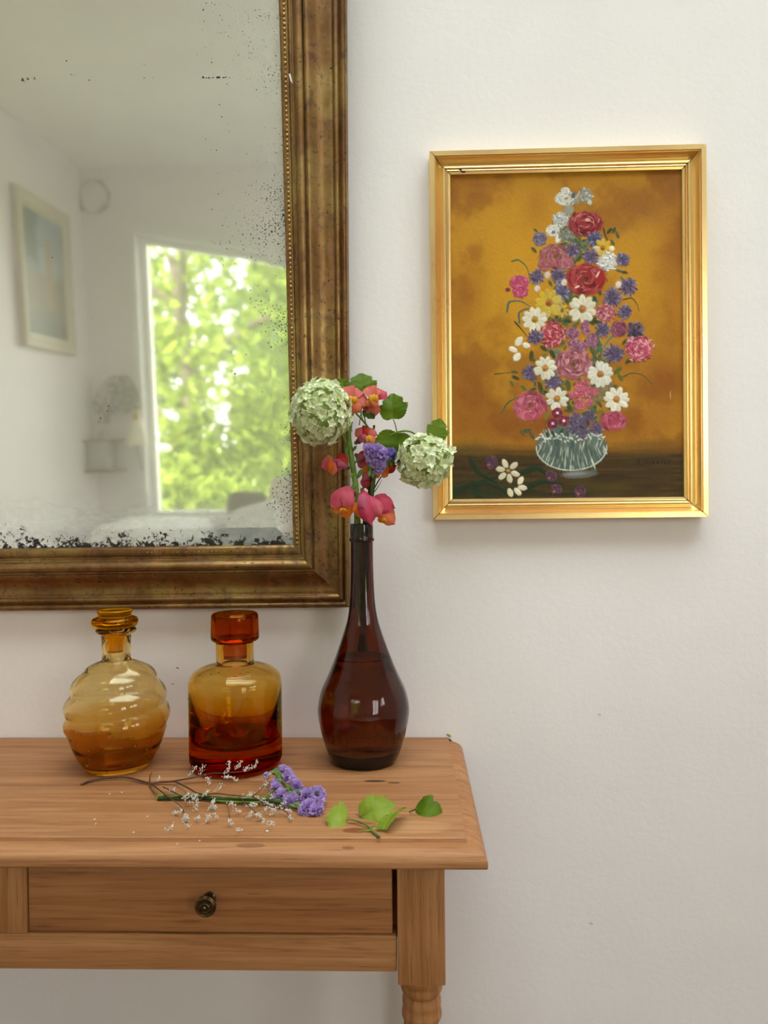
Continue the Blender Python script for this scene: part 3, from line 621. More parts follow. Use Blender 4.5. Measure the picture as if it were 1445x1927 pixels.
ca.data.foreach_set('color', np.concatenate([np.clip(IMG, 0, 1), np.ones((PH, PW, 1))], -1).reshape(-1).astype(np.float32))
m = NM('oil_paint'); at = m.n('Attribute', attribute_name='paint'); m.bsdf(at.outputs['Color'], .6, 0, Specular_IOR_Level=.15); me.materials.append(m.m)
link('canvas', me, pa)
obj('backing_board', [(q.x, y, q.z) for y in (-.0115, -.004) for q in (TL, TR, BR, BL)], [(0, 1, 2, 3), (7, 6, 5, 4), (0, 4, 5, 1), (1, 5, 6, 2), (2, 6, 7, 3), (3, 7, 4, 0)], plain('board', srgb(110, 80, 52)), pa, 0)
# ------------------------------------------------------------------ old gilt mirror, leaning a little forward at the top
TAU = math.radians(2.9)
mq = P(659, 1143, -.03)
mi = thing('wall_mirror', 'large old mirror with tarnished glass in a worn gilt frame on the wall', 'mirror', (0, -.005, mq.z), (TAU, 0, 0))
MW = Matrix.Translation(mi.location) @ Matrix.Rotation(TAU, 4, 'X'); MWi = MW.inverted()
def ML(px, py, h):                           # sight line to the mirror's own plane lying h in front of its back
    o = MWi @ CAM; d = (MWi.to_3x3() @ ray(px, py)); t = (-h-o.y)/d.y; q = o+d*t; return (q.x, q.z)
HG = .020                                    # glass plane
ob, oi = ML(659, 1143.5, .022), ML(0, 1150.5, .022)
ot = ML(651.5, 0, .022)
ib, ii_, it = ML(552.5, 1024.5, HG), ML(0, 1032, HG), ML(525, 0, HG)
MX0, MZ1 = -1.02, 1.42                       # out of the frame: left end and top end
def ext_x(a, b, x): return (x, a[1]+(b[1]-a[1])*(x-a[0])/(b[0]-a[0]))
def ext_z(a, b, z): return (a[0]+(b[0]-a[0])*(z-a[1])/(b[1]-a[1]), z)
fw = .106
o4 = [(MX0, MZ1), ext_z(ob, ot, MZ1), ob, ext_x(ob, oi, MX0)]
i4 = [(MX0+fw, MZ1-fw), ext_z(ib, it, MZ1-fw), ib, ext_x(ib, ii_, MX0+fw)]
mprof = [(0, .0005), (0, .020), (.02, .0255), (.05, .0272), (.08, .026), (.094, .0225), (.11, .0215), (.122, .0235), (.14, .0262), (.165, .0268), (.19, .0258), (.205, .0230), (.225, .0222), (.245, .0226),
         (.27, .0222), (.31, .0215), (.35, .0215), (.39, .0225), (.43, .0248), (.47, .0284), (.51, .0328), (.545, .0366), (.575, .0392), (.592, .0398), (.598, .0350), (.626, .0350), (.632, .0412),
         (.65, .0442), (.68, .0462), (.71, .0464), (.74, .0446), (.765, .0412), (.782, .0372), (.79, .0330), (.815, .0325), (.822, .0300), (.85, .0298), (.858, .0318), (.88, .0326), (.96, .0318), (.985, .0296), (1.0, .0235), (1.0, .0005)]
GB_ = NM('worn_gilding'); vv = GB_.coord(); a1 = GB_.noise(vv, 9, 5, .6); a2 = GB_.noise(vv, 160, 4, .65); a3 = GB_.noise(vv, 34, 5, .7, .6)
st1 = GB_.noise(GB_.coord('Object', (60, 60, 6)), 1, 4)
c = GB_.ramp(a1, [(.28, srgb(112, 78, 44)), (.48, srgb(138, 102, 60)), (.66, srgb(164, 134, 80)), (.8, srgb(132, 92, 60))])
c = GB_.mix(GB_.ramp(a3, [(.50, 0.0), (.66, .75)]), c, srgb(86, 52, 28))
c = GB_.mix(GB_.ramp(st1, [(.55, 0.0), (.72, .55)]), c, srgb(182, 124, 86))
spk = GB_.ramp(a2, [(.60, 0.0), (.68, 1.0)])
c = GB_.mix(GB_.math('MULTIPLY', spk, .85), c, srgb(58, 36, 22))
h = GB_.math('SUBTRACT', GB_.math('MULTIPLY', a3, .8), GB_.math('MULTIPLY', spk, .5))
GB_.bsdf(c, GB_.ramp(a3, [(.3, .30), (.75, .58)]), GB_.ramp(a3, [(.45, .88), (.70, .35)]), GB_.bump(h, .35, .0012))
to = lambda x, z, hh: MW @ Vector((x, -hh, z))
rl = rails(o4, i4, mprof, GB_.m, mi, .0, 'frame_rail', to, 50)
# pearl beading pressed into the slip next to the glass, worn down on the bottom side
bead_me = MB().ball((0, 0, 0), 1, 7, 4).data('bead', plain('bead_gilding', srgb(176, 140, 78), .35, .85), 60)
def frame_pt(k, s, t, hh):
    A, B = Vector(o4[k]).lerp(Vector(i4[k]), t), Vector(o4[(k+1) % 4]).lerp(Vector(i4[(k+1) % 4]), t); q = A.lerp(B, s); return Vector((q.x, -hh, q.y))
nb_ = 150
for i in range(nb_):
    s = .09+.90*i/(nb_-1); L = s
    b = link('bead', bead_me, rl[1]); wr = random.uniform(.6, 1.0)
    b.location = frame_pt(1, s, .915, .0318); b.scale = (.0036*wr, .0030*wr, .0034*wr)
for i in range(26):
    b = link('bead', bead_me, rl[2]); wr = random.uniform(.5, .8)
    b.location = frame_pt(2, .095+.25*i/26, .915, .0316); b.scale = (.0034, .0012*wr, .0022*wr)
ch = P(547, 147, -.05)
q = ML(546.5, 147, .044)
c1 = MB().add([MW @ Vector((q[0]+a, -.0445-b, q[1]+d)) for a, b, d in [(-.003, 0, .006), (0, .002, .0062), (.003, .0, -.0062), (.0005, .002, -.006), (.0032, -.004, -.007), (-.003, -.004, .007)]], [(0, 1, 3), (1, 2, 3), (0, 3, 4), (1, 5, 2), (0, 5, 1)])
tag(c1.build('gilding_chip', plain('gesso', (.8, .77, .7, 1), .6), mi, 0), 'small white chip where the gilding has flaked off')
# the silvered glass with a bevelled border
G4 = [Vector(p) for p in i4]; G4 = [Vector((G4[0].x-.004, G4[0].y+.004)), Vector((G4[1].x+.004, G4[1].y+.004)), Vector((G4[2].x+.004, G4[2].y-.004)), Vector((G4[3].x-.004, G4[3].y-.004))]
bw = .033
I4 = [Vector((G4[0].x+bw, G4[0].y-bw)), Vector((G4[1].x-bw, G4[1].y-bw)), Vector((G4[2].x-bw, G4[2].y+bw)), Vector((G4[3].x+bw, G4[3].y+bw))]
v = [MW @ Vector((p.x, -HG+.0004, p.y)) for p in G4]+[MW @ Vector((p.x, -HG, p.y)) for p in I4]
f = [(4, 7, 6, 5), (0, 4, 5, 1), (1, 5, 6, 2), (2, 6, 7, 3), (3, 7, 4, 0)]
m = NM('tarnished_silvering')
po = m.sep(m.coord()); X_, Z_ = po[0], po[2]
rx_ = m.math('SUBTRACT', G4[2].x, X_)                                   # distance from the right edge
rx_ = m.math('ADD', rx_, m.math('MULTIPLY', m.math('SUBTRACT', Z_, G4[2].y), (G4[1].x-G4[2].x)/(G4[1].y-G4[2].y)))
rz_ = m.math('SUBTRACT', Z_, G4[2].y)                                   # height above the bottom edge
oc = m.coord()
fog1 = m.noise(m.coord('Object', (9, 1, 16)), 1.0, 4, .6); fog2 = m.noise(oc, 30, 5, .65)
fine = m.noise(oc, 300, 3, .6); mid = m.noise(oc, 120, 5, .75, .4)
near_b = m.ramp(rz_, [(0, 1.0), (.012, .95), (.05, .55), (.10, .0)])
near_r = m.ramp(rx_, [(0, .55), (.02, .48), (.06, .25), (.20, 0.0)])
edge_b = m.ramp(rz_, [(.003, 1.0), (.014, .72), (.030, .40), (.055, .0)])
edge_r = m.ramp(rx_, [(.003, .62), (.02, .50), (.045, .36), (.12, .15), (.25, 0.0)])
lowr = m.ramp(rx_, [(.02, 0.0), (.10, .55), (.16, .55), (.24, .0)])
# black foxing: blotchy along the bottom, peppered along the right
patch = m.ramp(m.noise(m.coord('Object', (26, 1, 26)), 1.0, 3, .6), [(.38, 0.0), (.62, 1.0)])
th_b = m.math('MULTIPLY', edge_b, m.math('ADD', .62, m.math('MULTIPLY', patch, .45)))
black_b = m.ramp(m.math('ADD', mid, m.math('MULTIPLY', th_b, .32)), [(.72, 0.0), (.745, 1.0)])
pt = m.ramp(m.noise(m.coord('Object', (5, 1, 7)), 1.0, 3), [(.42, .15), (.6, 1.0)])
black_r = m.ramp(m.math('ADD', fine, m.math('MULTIPLY', m.math('MULTIPLY', edge_r, pt), .34)), [(.72, 0.0), (.745, 1.0)])
vo = m.n('TexVoronoi'); m.l(oc, vo.inputs['Vector']); vo.inputs['Scale'].default_value = 60
dots = m.math('MULTIPLY', m.ramp(vo.outputs['Distance'], [(.05, 1.0), (.09, 0.0)]), m.ramp(m.noise(oc, 7, 2), [(.55, 0.0), (.62, 1.0)]))
# two level rows of old losses across the glass
def streak(px0, px1, py, thick, thr):
    a, b = ML(px0, py, HG), ML(px1, py, HG)
    inx = m.math('MULTIPLY', m.math('GREATER_THAN', X_, a[0]), m.math('LESS_THAN', X_, b[0]))
    dz = m.math('ABSOLUTE', m.math('SUBTRACT', Z_, a[1])); inz = m.ramp(m.math('DIVIDE', dz, thick), [(.0, 1.0), (1.0, 0.0)])
    sp = m.noise(m.coord('Object', (220, 220, 200)), 1.0, 2); return m.math('MULTIPLY', inx, m.ramp(m.math('ADD', sp, m.math('MULTIPLY', inz, .3)), [(thr, 0.0), (thr+.03, 1.0)]))
s1 = streak(376, 436, 147, .0035, .72); s2 = streak(40, 78, 150, .006, .80); s3 = streak(135, 152, 141, .009, .84); s4 = streak(270, 300, 147, .004, .84)
blk = black_b
for q in (black_r, dots, s1, s2, s3, s4): blk = m.math('MAXIMUM', blk, q)
fog = m.math('MAXIMUM', m.math('MULTIPLY', near_b, m.ramp(fog1, [(.38, .15), (.66, 1.0)])), m.math('MULTIPLY', near_r, m.ramp(fog1, [(.3, .5), (.7, 1.0)])))
fog = m.math('MULTIPLY', fog, m.ramp(rx_, [(.0, .45), (.22, .55), (.42, 1.0)]))
fog = m.math('ADD', m.math('MULTIPLY', fog, .66), .19, True)  # tarnish fog, plus an even part raised to brighten the dim reflection
gl = m.n('BsdfGlossy'); gl.inputs['Color'].default_value = (.97, .965, .90, 1); gl.inputs['Roughness'].default_value = .035
hz_ = m.n('BsdfGlossy'); hz_.inputs['Color'].default_value = (.94, .935, .86, 1); hz_.inputs['Roughness'].default_value = .22
df = m.n('BsdfDiffuse'); m.set(df.inputs['Color'], m.mix(m.ramp(rz_, [(0, 1.0), (.12, 0.0)]), (.74, .77, .64, 1), (.84, .83, .75, 1)))
bk = m.n('BsdfPrincipled'); bk.inputs['Base Color'].default_value = srgb(38, 30, 30); bk.inputs['Roughness'].default_value = .4
m1 = m.n('MixShader'); m1.inputs[0].default_value = .16; m.l(gl.outputs[0], m1.inputs[1]); m.l(hz_.outputs[0], m1.inputs[2])
m2 = m.n('MixShader'); m.l(fog, m2.inputs[0]); m.l(m1.outputs[0], m2.inputs[1]); m.l(df.outputs[0], m2.inputs[2])
m3 = m.n('MixShader'); m.l(blk, m3.inputs[0]); m.l(m2.outputs[0], m3.inputs[1]); m.l(bk.outputs[0], m3.inputs[2])
m.l(m3.outputs[0], m.out.inputs[0])
tag(obj('mirror_glass', v, f, m.m, mi, 0), 'silvered glass with bevelled edge, foxed black along bottom and right')
MX1_, MZ0_ = max(p.x for p in G4), min(p.y for p in G4)
bk_ = MB().box(MX0+.03, MX1_+.02, -.016, -.004, MZ0_-.02, MZ1-.03); bk_.xf(MW); bk_.build('backboard', plain('old_board', srgb(96, 72, 48)), mi, 0)

# ------------------------------------------------------------------ what the mirror shows: the other half of the room
MN = (MW.to_3x3() @ Vector((0, -1, 0))).normalized(); MO = MW @ Vector((0, -HG, 0))
def MR(px, py, axis, val):                   # sight line mirrored in the glass, carried on to a plane of the room
    d = ray(px, py); t = (MO-CAM).dot(MN)/d.dot(MN); q = CAM+d*t; d = d-MN*2*d.dot(MN); return q+d*((val-q[axis])/d[axis])
# picture on the left wall
pc = [MR(32, 347, 0, XL+.03), MR(134, 408, 0, XL+.03), MR(140, 664, 0, XL+.03), MR(46, 656, 0, XL+.03)]
py0, py1 = (pc[0].y+pc[3].y)/2, (pc[1].y+pc[2].y)/2; pz1 = (pc[0].z+pc[1].z)/2; pz0 = (pc[2].z+pc[3].z)/2
lp = thing('framed_landscape', 'small landscape of a tower and trees in a pale wooden frame, seen in the mirror', 'picture', (XL, (py0+py1)/2, pz0))
fwd = .075; FRM = plain('limed_wood', srgb(196, 184, 158), .5, 0, .08, 40)
o4_ = [(py1, pz1), (py0, pz1), (py0, pz0), (py1, pz0)]; i4_ = [(py1+fwd, pz1-fwd), (py0-fwd, pz1-fwd), (py0-fwd, pz0+fwd), (py1+fwd, pz0+fwd)]
rails(o4_, i4_, [(0, .0005), (0, .030), (.1, .036), (.4, .030), (.55, .024), (.7, .026), (.95, .022), (1, .016), (1, .0005)], FRM, lp, .0004, 'frame_rail', lambda x, z, h: (XL+h, x, z))
m = NM('landscape_paint'); po = m.sep(m.coord('Object')); ny, nz_ = po[1], po[2]
H_ = pz1-pz0; nn_ = m.noise(m.coord(), 9, 5, .65)
zz = m.math('ADD', m.math('DIVIDE', nz_, H_), m.math('MULTIPLY', m.math('SUBTRACT', nn_, .5), .22))
c = m.ramp(zz, [(.12, srgb(104, 108, 96)), (.24, srgb(128, 120, 98)), (.30, srgb(140, 126, 98)), (.50, srgb(146, 130, 104)), (.56, srgb(150, 156, 150)), (.85, srgb(132, 142, 150))])
yy = m.math('ADD', ny, m.math('MULTIPLY', m.math('SUBTRACT', nn_, .5), .16))
tree_ = m.math('MULTIPLY', m.ramp(yy, [(.03, 0.0), (.09, 1.0)]), m.ramp(zz, [(.5, 0.0), (.6, 1.0)]))
c = m.mix(m.math('MULTIPLY', tree_, .9), c, srgb(74, 88, 74))
tw = m.math('MULTIPLY', m.ramp(m.math('ABSOLUTE', m.math('ADD', ny, .05)), [(.035, 1.0), (.045, 0.0)]), m.math('MULTIPLY', m.math('GREATER_THAN', zz, .3), m.math('LESS_THAN', zz, .78)))
c = m.mix(tw, c, srgb(158, 132, 100)); m.bsdf(c, .5)
obj('canvas', [(XL+.012, a, b) for a, b in [(py1+fwd-.01, pz1-fwd+.01), (py0-fwd+.01, pz1-fwd+.01), (py0-fwd+.01, pz0+fwd-.01), (py1+fwd-.01, pz0+fwd-.01)]], [(0, 1, 2, 3)], m.m, lp, 0)
# small ornaments on the rear wall by the corner
YW = YR+.004
RUST = plain('rusty_metal', srgb(150, 124, 88), .6); WIRE = plain('dry_twig', srgb(186, 172, 142), .7)
a = MR(148, 378, 1, YR+.02); wo_ = MB().bbox(a.x-.012, a.x+.012, YR+.0006, YR+.025, a.z-.055, a.z+.055, .005); wo_.xf(Matrix.Translation(a) @ Matrix.Rotation(-.12, 4, 'Y') @ Matrix.Translation(-a))
tag(wo_.build('wall_peg', RUST), 'small rusty peg on the rear wall beside the twig wreath, seen in the mirror', 'peg')
a = MR(176, 370, 1, YR+.02); wm = MB(); R_ = .085
for s in range(4): wm.tube([a+Vector((R_*(1+.08*math.sin(7*k+s))*math.cos(k*2*math.pi/30+s), .012*math.sin(3*k+s*2), R_*1.08*math.sin(k*2*math.pi/30+s))) for k in range(27)], .0022, 5)
for k in range(24):
    w = random.uniform(-1.2, 1.4); b = a+Vector((R_*math.cos(w), 0, R_*1.08*math.sin(w))); wm.ball(b+Vector((random.gauss(0, .006), .004, random.gauss(0, .006))), .008, 6, 4)
tag(wm.build('twig_wreath', WIRE, None, 60), 'small dry twig wreath high on the rear wall near the corner, seen in the mirror', 'wreath')
# wall lantern, dried bunch and small shaded lamp left of the window
a = MR(192, 858, 1, YR+.09); la = thing('wall_lantern', 'grey metal lantern box with flat plates on the rear wall, seen in the mirror', 'lantern', (a.x, YR, a.z))
TIN = plain('grey_tin', srgb(176, 170, 158), .5, .2)
MB().bbox(a.x-.062, a.x+.062, YR+.03, YR+.15, a.z-.078, a.z+.085, .004).build('body', TIN, la)
for z, w in ((a.z+.088, .11), (a.z-.086, .11)): MB().bbox(a.x-w, a.x+w, YR+.001, YR+.17, z-.006, z+.006, .003).build('plate', RUST, la)
MB().lathe([(0, .05), (.006, .05), (.012, .03), (.03, .012), (.04, 0), (0, 0)], 16, (a.x, YR+.09, a.z+.0945)).build('cap', TIN, la)
a = MR(228, 742, 1, YR+.06); db = thing('dried_bunch', 'drooping bunch of dried grey flowers hung on the rear wall, seen in the mirror', 'dried flowers', (a.x, YR+.03, a.z+.11))
DRY = plain('dried_petals', srgb(168, 156, 136), .85, 0, .3, 30); top_ = a+Vector((0, -.02, .105)); sm = MB()
for k in range(9):
    w = lerp(-.16, .12, k/8); sm.tube(smooth_path([top_, top_+Vector((w*.5, .02, -.02)), a+Vector((w, .02, -.03-abs(w)*.1)), a+Vector((w*.95, .02, -.10))], 4), .003, 5)
sm.build('stems', DRY, db)
for k in range(9):
    w = lerp(-.15, .10, k/8); hb = MB(); cc = a+Vector((w*.75, .02, random.uniform(-.12, .03)))
    for j in range(18): hb.ball(cc+Vector((random.gauss(0, .02), random.gauss(0, .012), random.gauss(0, .03))), random.uniform(.008, .014), 6, 4)
    hb.build('flower_head', DRY, db, 80)
MB().bbox(top_.x-.006, top_.x+.006, YR+.0005, YR+.05, top_.z-.006, top_.z+.006, .002).build('nail', RUST, db)
a = MR(258, 815, 1, YR+.10); ld = thing('wall_lamp', 'small wall lamp with a cream shade and cord beside the window, seen in the mirror', 'lamp', (a.x, YR, a.z))
SHD = NM('cream_shade'); SHD.bsdf((.84, .78, .62, 1), .8, 0, None, Transmission_Weight=.0)
MB().lathe([(.026, .075), (.030, .075), (.066, -.07), (.063, -.072), (.026, .072)], 28, (a.x, YR+.10, a.z)).build('lamp_shade', SHD.m, ld, 50)
MB().lathe([(0, .12), (.012, .118), (.02, .09), (.024, .074), (0, .074)], 14, (a.x, YR+.10, a.z)).build('lamp_cap', plain('ochre_brass', srgb(176, 142, 84), .4, .6), ld, 50)
MB().tube(smooth_path([(a.x, YR+.001, a.z+.14), (a.x, YR+.07, a.z+.15), (a.x, YR+.10, a.z+.118)], 5), .005, 8).build('bracket', RUST, ld)
MB().tube(smooth_path([(a.x-.01, YR+.10, a.z-.02), (a.x-.012, YR+.06, a.z-.12), (a.x-.005, YR+.012, a.z-.25), (a.x+.012, YR+.01, a.z-.36), (a.x+.012, YR+.01, a.z-.55)], 5), .004, 6).build('cord', plain('grey_cord', srgb(150, 146, 140)), ld)
# daybed under the window with bedding, cushions and a chair back
bz = .58; BX0, BX1, BY0, BY1 = -1.72, -.05, YR+.05, YR+1.15
bed = thing('daybed', 'wooden daybed with a pale mattress under the window, seen in the mirror', 'bed', ((BX0+BX1)/2, (BY0+BY1)/2, 0))
for x in (BX0+.04, BX1-.04):
    for y in (BY0+.04, BY1-.04): MB().bbox(x-.03, x+.03, y-.03, y+.03, .0005, .34, .003).build('leg', OAK_Z, bed)
MB().bbox(BX0, BX1, BY0, BY1, .34, .40, .004).build('base', OAK_X, bed)
LIN = plain('pale_linen', (.80, .79, .74, 1), .9, 0, .05, 20)
MB().bbox(BX0+.01, BX1-.01, BY0+.01, BY1-.01, .4005, bz, .03).build('mattress', LIN, bed, 60)
def soft(name, label, cat, c, sx, sy, sz, rot, mat, amp=.012, seed=0, group=None):
    nu, nv = 28, 16; v = []; f = []
    for j in range(nv+1):
        t = -math.pi/2+math.pi*j/nv
        for i in range(nu):
            w = 2*math.pi*i/nu; e = lambda q, p: math.copysign(abs(q)**p, q)
            p = Vector((e(math.cos(t), .55)*e(math.cos(w), .42)*sx, e(math.sin(t), .9)*sy, e(math.cos(t), .55)*e(math.sin(w), .42)*sz))
            k = 1-.38*((p.x/sx)**4+(p.z/sz)**4)*.5; p.y *= max(.25, k)
            p += Vector((1, 1, 1))*amp*mnoise.noise(p*9+Vector((seed, 0, 0))); v.append(p)
    for j in range(nv):
        for i in range(nu): f.append((j*nu+i, j*nu+(i+1) % nu, (j+1)*nu+(i+1) % nu, (j+1)*nu+i))
    o = link(name, mesh_data(name, v, f, mat, 120)); o.location = c; o.rotation_euler = rot; return tag(o, label, cat, group)
GREY = plain('dark_grey_wool', srgb(74, 80, 84), .95, 0, .2, 40); PINK = plain('blush_cloth', srgb(226, 208, 198), .9, 0, .05, 20); BRN = plain('brown_leather', srgb(112, 88, 66), .6)
soft('duvet', 'rumpled cream duvet heaped on the daybed left of the window, seen in the mirror', 'duvet', (-1.31, YR+.58, bz+.125), .28, .40, .085, (0, 0, 0), LIN, .03, 3)
a = MR(478, 905, 1, YR+.14)
soft('brown_cushion', 'brown cushion upright against the window, seen beside the blush one in the mirror', 'cushion', (a.x-.04, YR+.14, bz+.165), .12, .045, .155, (0, 0, 0), BRN, .004, 2)
a = MR(545, 905, 1, YR+.14)
soft('blush_cushion', 'tall blush cushion at the mirrored window corner beside the gilt frame', 'cushion', (a.x+.05, YR+.15, bz+.205), .17, .05, .195, (0, 0, 0), PINK, .004, 5)
a = MR(478, 975, 1, YR+.50)
soft('pillow', 'white pillow leaning askew on the daybed, seen in the mirror corner', 'pillow', (a.x+.03, YR+.45, bz+.165), .19, .07, .12, (math.radians(24), math.radians(-14), 0), LIN, .008, 8)
a = MR(470, 1012, 1, YR+.88)
soft('throw_blanket', 'dark grey wool throw bundled on the daybed before the pillow, seen in the mirror', 'blanket', (a.x+.06, YR+.90, bz+.10), .22, .14, .075, (0, 0, .05), GREY, .02, 5)

# ------------------------------------------------------------------ garden beyond the window
m = NM('lawn'); m.bsdf(m.ramp(m.noise(m.coord(), 3, 5), [(.3, srgb(92, 112, 52)), (.7, srgb(150, 164, 84))]), .9); LAWN = m.m
o = MB().box(-40, 40, -60, -8, -.5, -.35).build('ground', LAWN, None, 0); o['kind'] = 'structure'
BOUNCE_GROUND = plain('pale_bounce_ground', (.40, .37, .33, 1), .9, 0, .12, 25)
o = MB().box(-40, 40, -8, 12, -.5, -.352).build('bounce_ground', BOUNCE_GROUND, None, 0); o['kind'] = 'structure'  # unseen pale ground, added to bounce neutral daylight into the room
def leafmat(name, a, b):
    m = NM(name); oi_ = m.n('ObjectInfo'); ge = m.noise(m.coord('Object', (7, 7, 7)), 1.0, 4)
    c = m.ramp(ge, [(.3, a), (.7, b)]); d = m.n('BsdfDiffuse'); t = m.n('BsdfTranslucent'); m.l(c, d.inputs[0]); m.l(c, t.inputs[0])
    x = m.n('MixShader'); x.inputs[0].default_value = .45; m.l(d.outputs[0], x.inputs[1]); m.l(t.outputs[0], x.inputs[2]); m.l(x.outputs[0], m.out.inputs[0]); return m.m
LFA = leafmat('tree_leaves_a', srgb(52, 78, 30), srgb(158, 170, 70)); LFB = leafmat('tree_leaves_b', srgb(40, 66, 40), srgb(112, 140, 80))
BARK = plain('bark', srgb(96, 84, 70), .9, 0, .3, 8)
def tree(name, label, x, y, hgt, rad, n, mat, zc, cat='tree', ls=.11, trunk=True):
    t = thing(name, label, cat, (x, y, -.35))
    if trunk:
        tm_ = MB().tube(smooth_path([(x, y, -.36), (x+.1, y, hgt*.3), (x-.05, y+.1, hgt*.7)], 5), [lerp(.16, .05, i/10) for i in range(11)], 10); tm_.build('trunk', BARK, t)
        for k in range(5):
            w = k*1.3+x; br = MB().tube(smooth_path([(x, y, hgt*(.25+.08*k)), (x+math.cos(w)*rad*.5, y+math.sin(w)*rad*.4, hgt*(.38+.08*k)), (x+math.cos(w)*rad*.95, y+math.sin(w)*rad*.8, hgt*(.42+.1*k))], 4), [lerp(.07, .02, i/8) for i in range(9)], 7)
            br.build('branch', BARK, t)
    rr_ = np.random.default_rng(int(abs(x*37+y*11))+n)
    d = rr_.normal(size=(n, 3)); d /= np.linalg.norm(d, axis=1)[:, None]; q = rr_.random(n)**.45
    cl = rr_.normal(size=(40, 3)); cl /= np.linalg.norm(cl, axis=1)[:, None]; ci = rr_.integers(0, 40, n)
    pos = np.where(rr_.random(n)[:, None] < .72, cl[ci]*.78+d*.30*q[:, None], d*q[:, None])*np.array([rad, rad, (hgt-zc)])+np.array([0, 0, zc+.35])
    a = rr_.normal(size=(n, 3)); a /= np.linalg.norm(a, axis=1)[:, None]; b = np.cross(a, rr_.normal(size=(n, 3))); b /= np.linalg.norm(b, axis=1)[:, None]
    s = ls*rr_.uniform(.6, 1.3, n)[:, None]; c_ = np.cross(a, b)
    V = np.stack([pos-a*s, pos+b*s*.5+c_*s*.14, pos+a*s*1.1, pos-b*s*.5+c_*s*.14], 1).reshape(-1, 3)
    me = bpy.data.meshes.new('foliage'); me.vertices.add(4*n); me.vertices.foreach_set('co', V.reshape(-1).astype(np.float32))
    F_ = np.stack([np.arange(n)*4+k for k in (0, 1, 2, 0, 2, 3)], 1).reshape(-1); me.loops.add(6*n); me.loops.foreach_set('vertex_index', F_.astype(np.int32))
    me.polygons.add(2*n); me.polygons.foreach_set('loop_start', (np.arange(2*n)*3).astype(np.int32)); me.update(calc_edges=True); me.materials.append(mat)
    fo_ = link('foliage', me, t); fo_['kind'] = 'stuff'
tree('garden_tree', 'leafy yellow-green tree close outside the window, filling the mirrored view', -2.6, -7.8, 4.6, 1.9, 6500, LFA, 2.2, ls=.085)
tree('garden_tree', 'mid-green tree behind the close one, seen through the mirrored window', -6.6, -13.2, 6.6, 2.3, 9000, LFB, 2.9, ls=.14)
tree('garden_tree', 'dark green tree farthest back between the others in the mirrored window', -1.6, -15.2, 6.2, 2.2, 8000, LFB, 2.7, ls=.15)
tree('garden_shrub', 'low bright green shrub under the trees, seen at the mirrored window sill', -1.75, -5.2, .95, .75, 3500, LFA, .25, 'shrub', .06, False)
# ------------------------------------------------------------------ glass bottles on the table
def spot(px, py): q = PT(px, py, ZT); return q, FPX/((q-CAM).dot(_F))
def glass(name, stops=None, col=None, rough=.0, bumpf=None):
    """tinted glass; stops: colour by height (object z) for glass cast in graded amber"""
    m = NM(name); g = m.n('BsdfGlass'); g.inputs['IOR'].default_value = 1.48; g.inputs['Roughness'].default_value = rough
    if stops:
        z = m.math('DIVIDE', m.sep(m.coord())[2], stops[0]); m.l(m.ramp(z, stops[1]), g.inputs['Color'])
    else: g.inputs['Color'].default_value = col
    if bumpf: m.l(bumpf(m), g.inputs['Normal'])
    m.l(g.outputs[0], m.out.inputs[0]); return m.m
def from_px(pts, cx, y0, s): return [(hw/s, (y0-y)/s) for y, hw in pts]
# --- round shell bottle, pale amber
q, s = spot(222, 1441); y0 = 1441
q1 = q
bt = thing('shell_decanter', 'round pale amber bottle with spiralling shell ridges and a stopper', 'bottle', q)
zc = lambda y: (y0-y)/s
outer = smooth_prof(from_px([(1441, 57), (1436, 60), (1420, 71), (1400, 80), (1380, 86.5), (1362, 90), (1340, 90.5), (1320, 88), (1300, 82.5), (1285, 76), (1270, 67.5), (1256, 55), (1248, 43), (1244, 34), (1241, 27.5), (1234, 25.6), (1215, 25.8), (1196, 27), (1191, 30), (1188.5, 35), (1185, 36.6), (1181.5, 35), (1180, 31)], 0, y0, s), 4)
def coil(a, z, r):
    za, zb = zc(1362), zc(1250)
    if z < za-.012 or z > zb+.004: return r
    t = (z-za)/(zb-za); ph = t*2.7 - (a+math.pi/2)/(2*math.pi) + .35
    w = abs(math.cos(math.pi*(ph % 1.0)-math.pi/2))          # round belly, sharp valley
    k = max(0, min(1, (z-za+.012)/.014))*max(0, min(1, (zb+.004-z)/.012))
    return r+k*(.0064*w**.8-.0018)
th = .0030
inner = [(max(r-(.0030 if z > zc(1400) else .0042), .012), z) for r, z in outer if z > zc(1430)]
inner = [(0, zc(1424)), (.020, zc(1425)), (.036, zc(1427))]+[p for p in inner if p[1] < zc(1246)]+[(17.6/s, zc(1240)), (17.4/s, zc(1225)), (19.6/s, zc(1182)), (26/s, zc(1180))]
full = [(0, 0), (.030, .0002), (52/s, -.0002)]+outer+inner[::-1]
G1 = glass('pale_amber_glass', (.205, [(0, (.82, .60, .22, 1)), (.22, (.88, .69, .33, 1)), (.36, (.94, .80, .48, 1)), (.42, (.98, .92, .74, 1)), (.8, (.98, .92, .72, 1)), (1, (.96, .87, .62, 1))]),
           bumpf=lambda m: m.bump(m.noise(m.coord(), 55, 3), .10, .0015))
MB().lathe(full, 128, q, coil).build('body', G1, bt, 180)
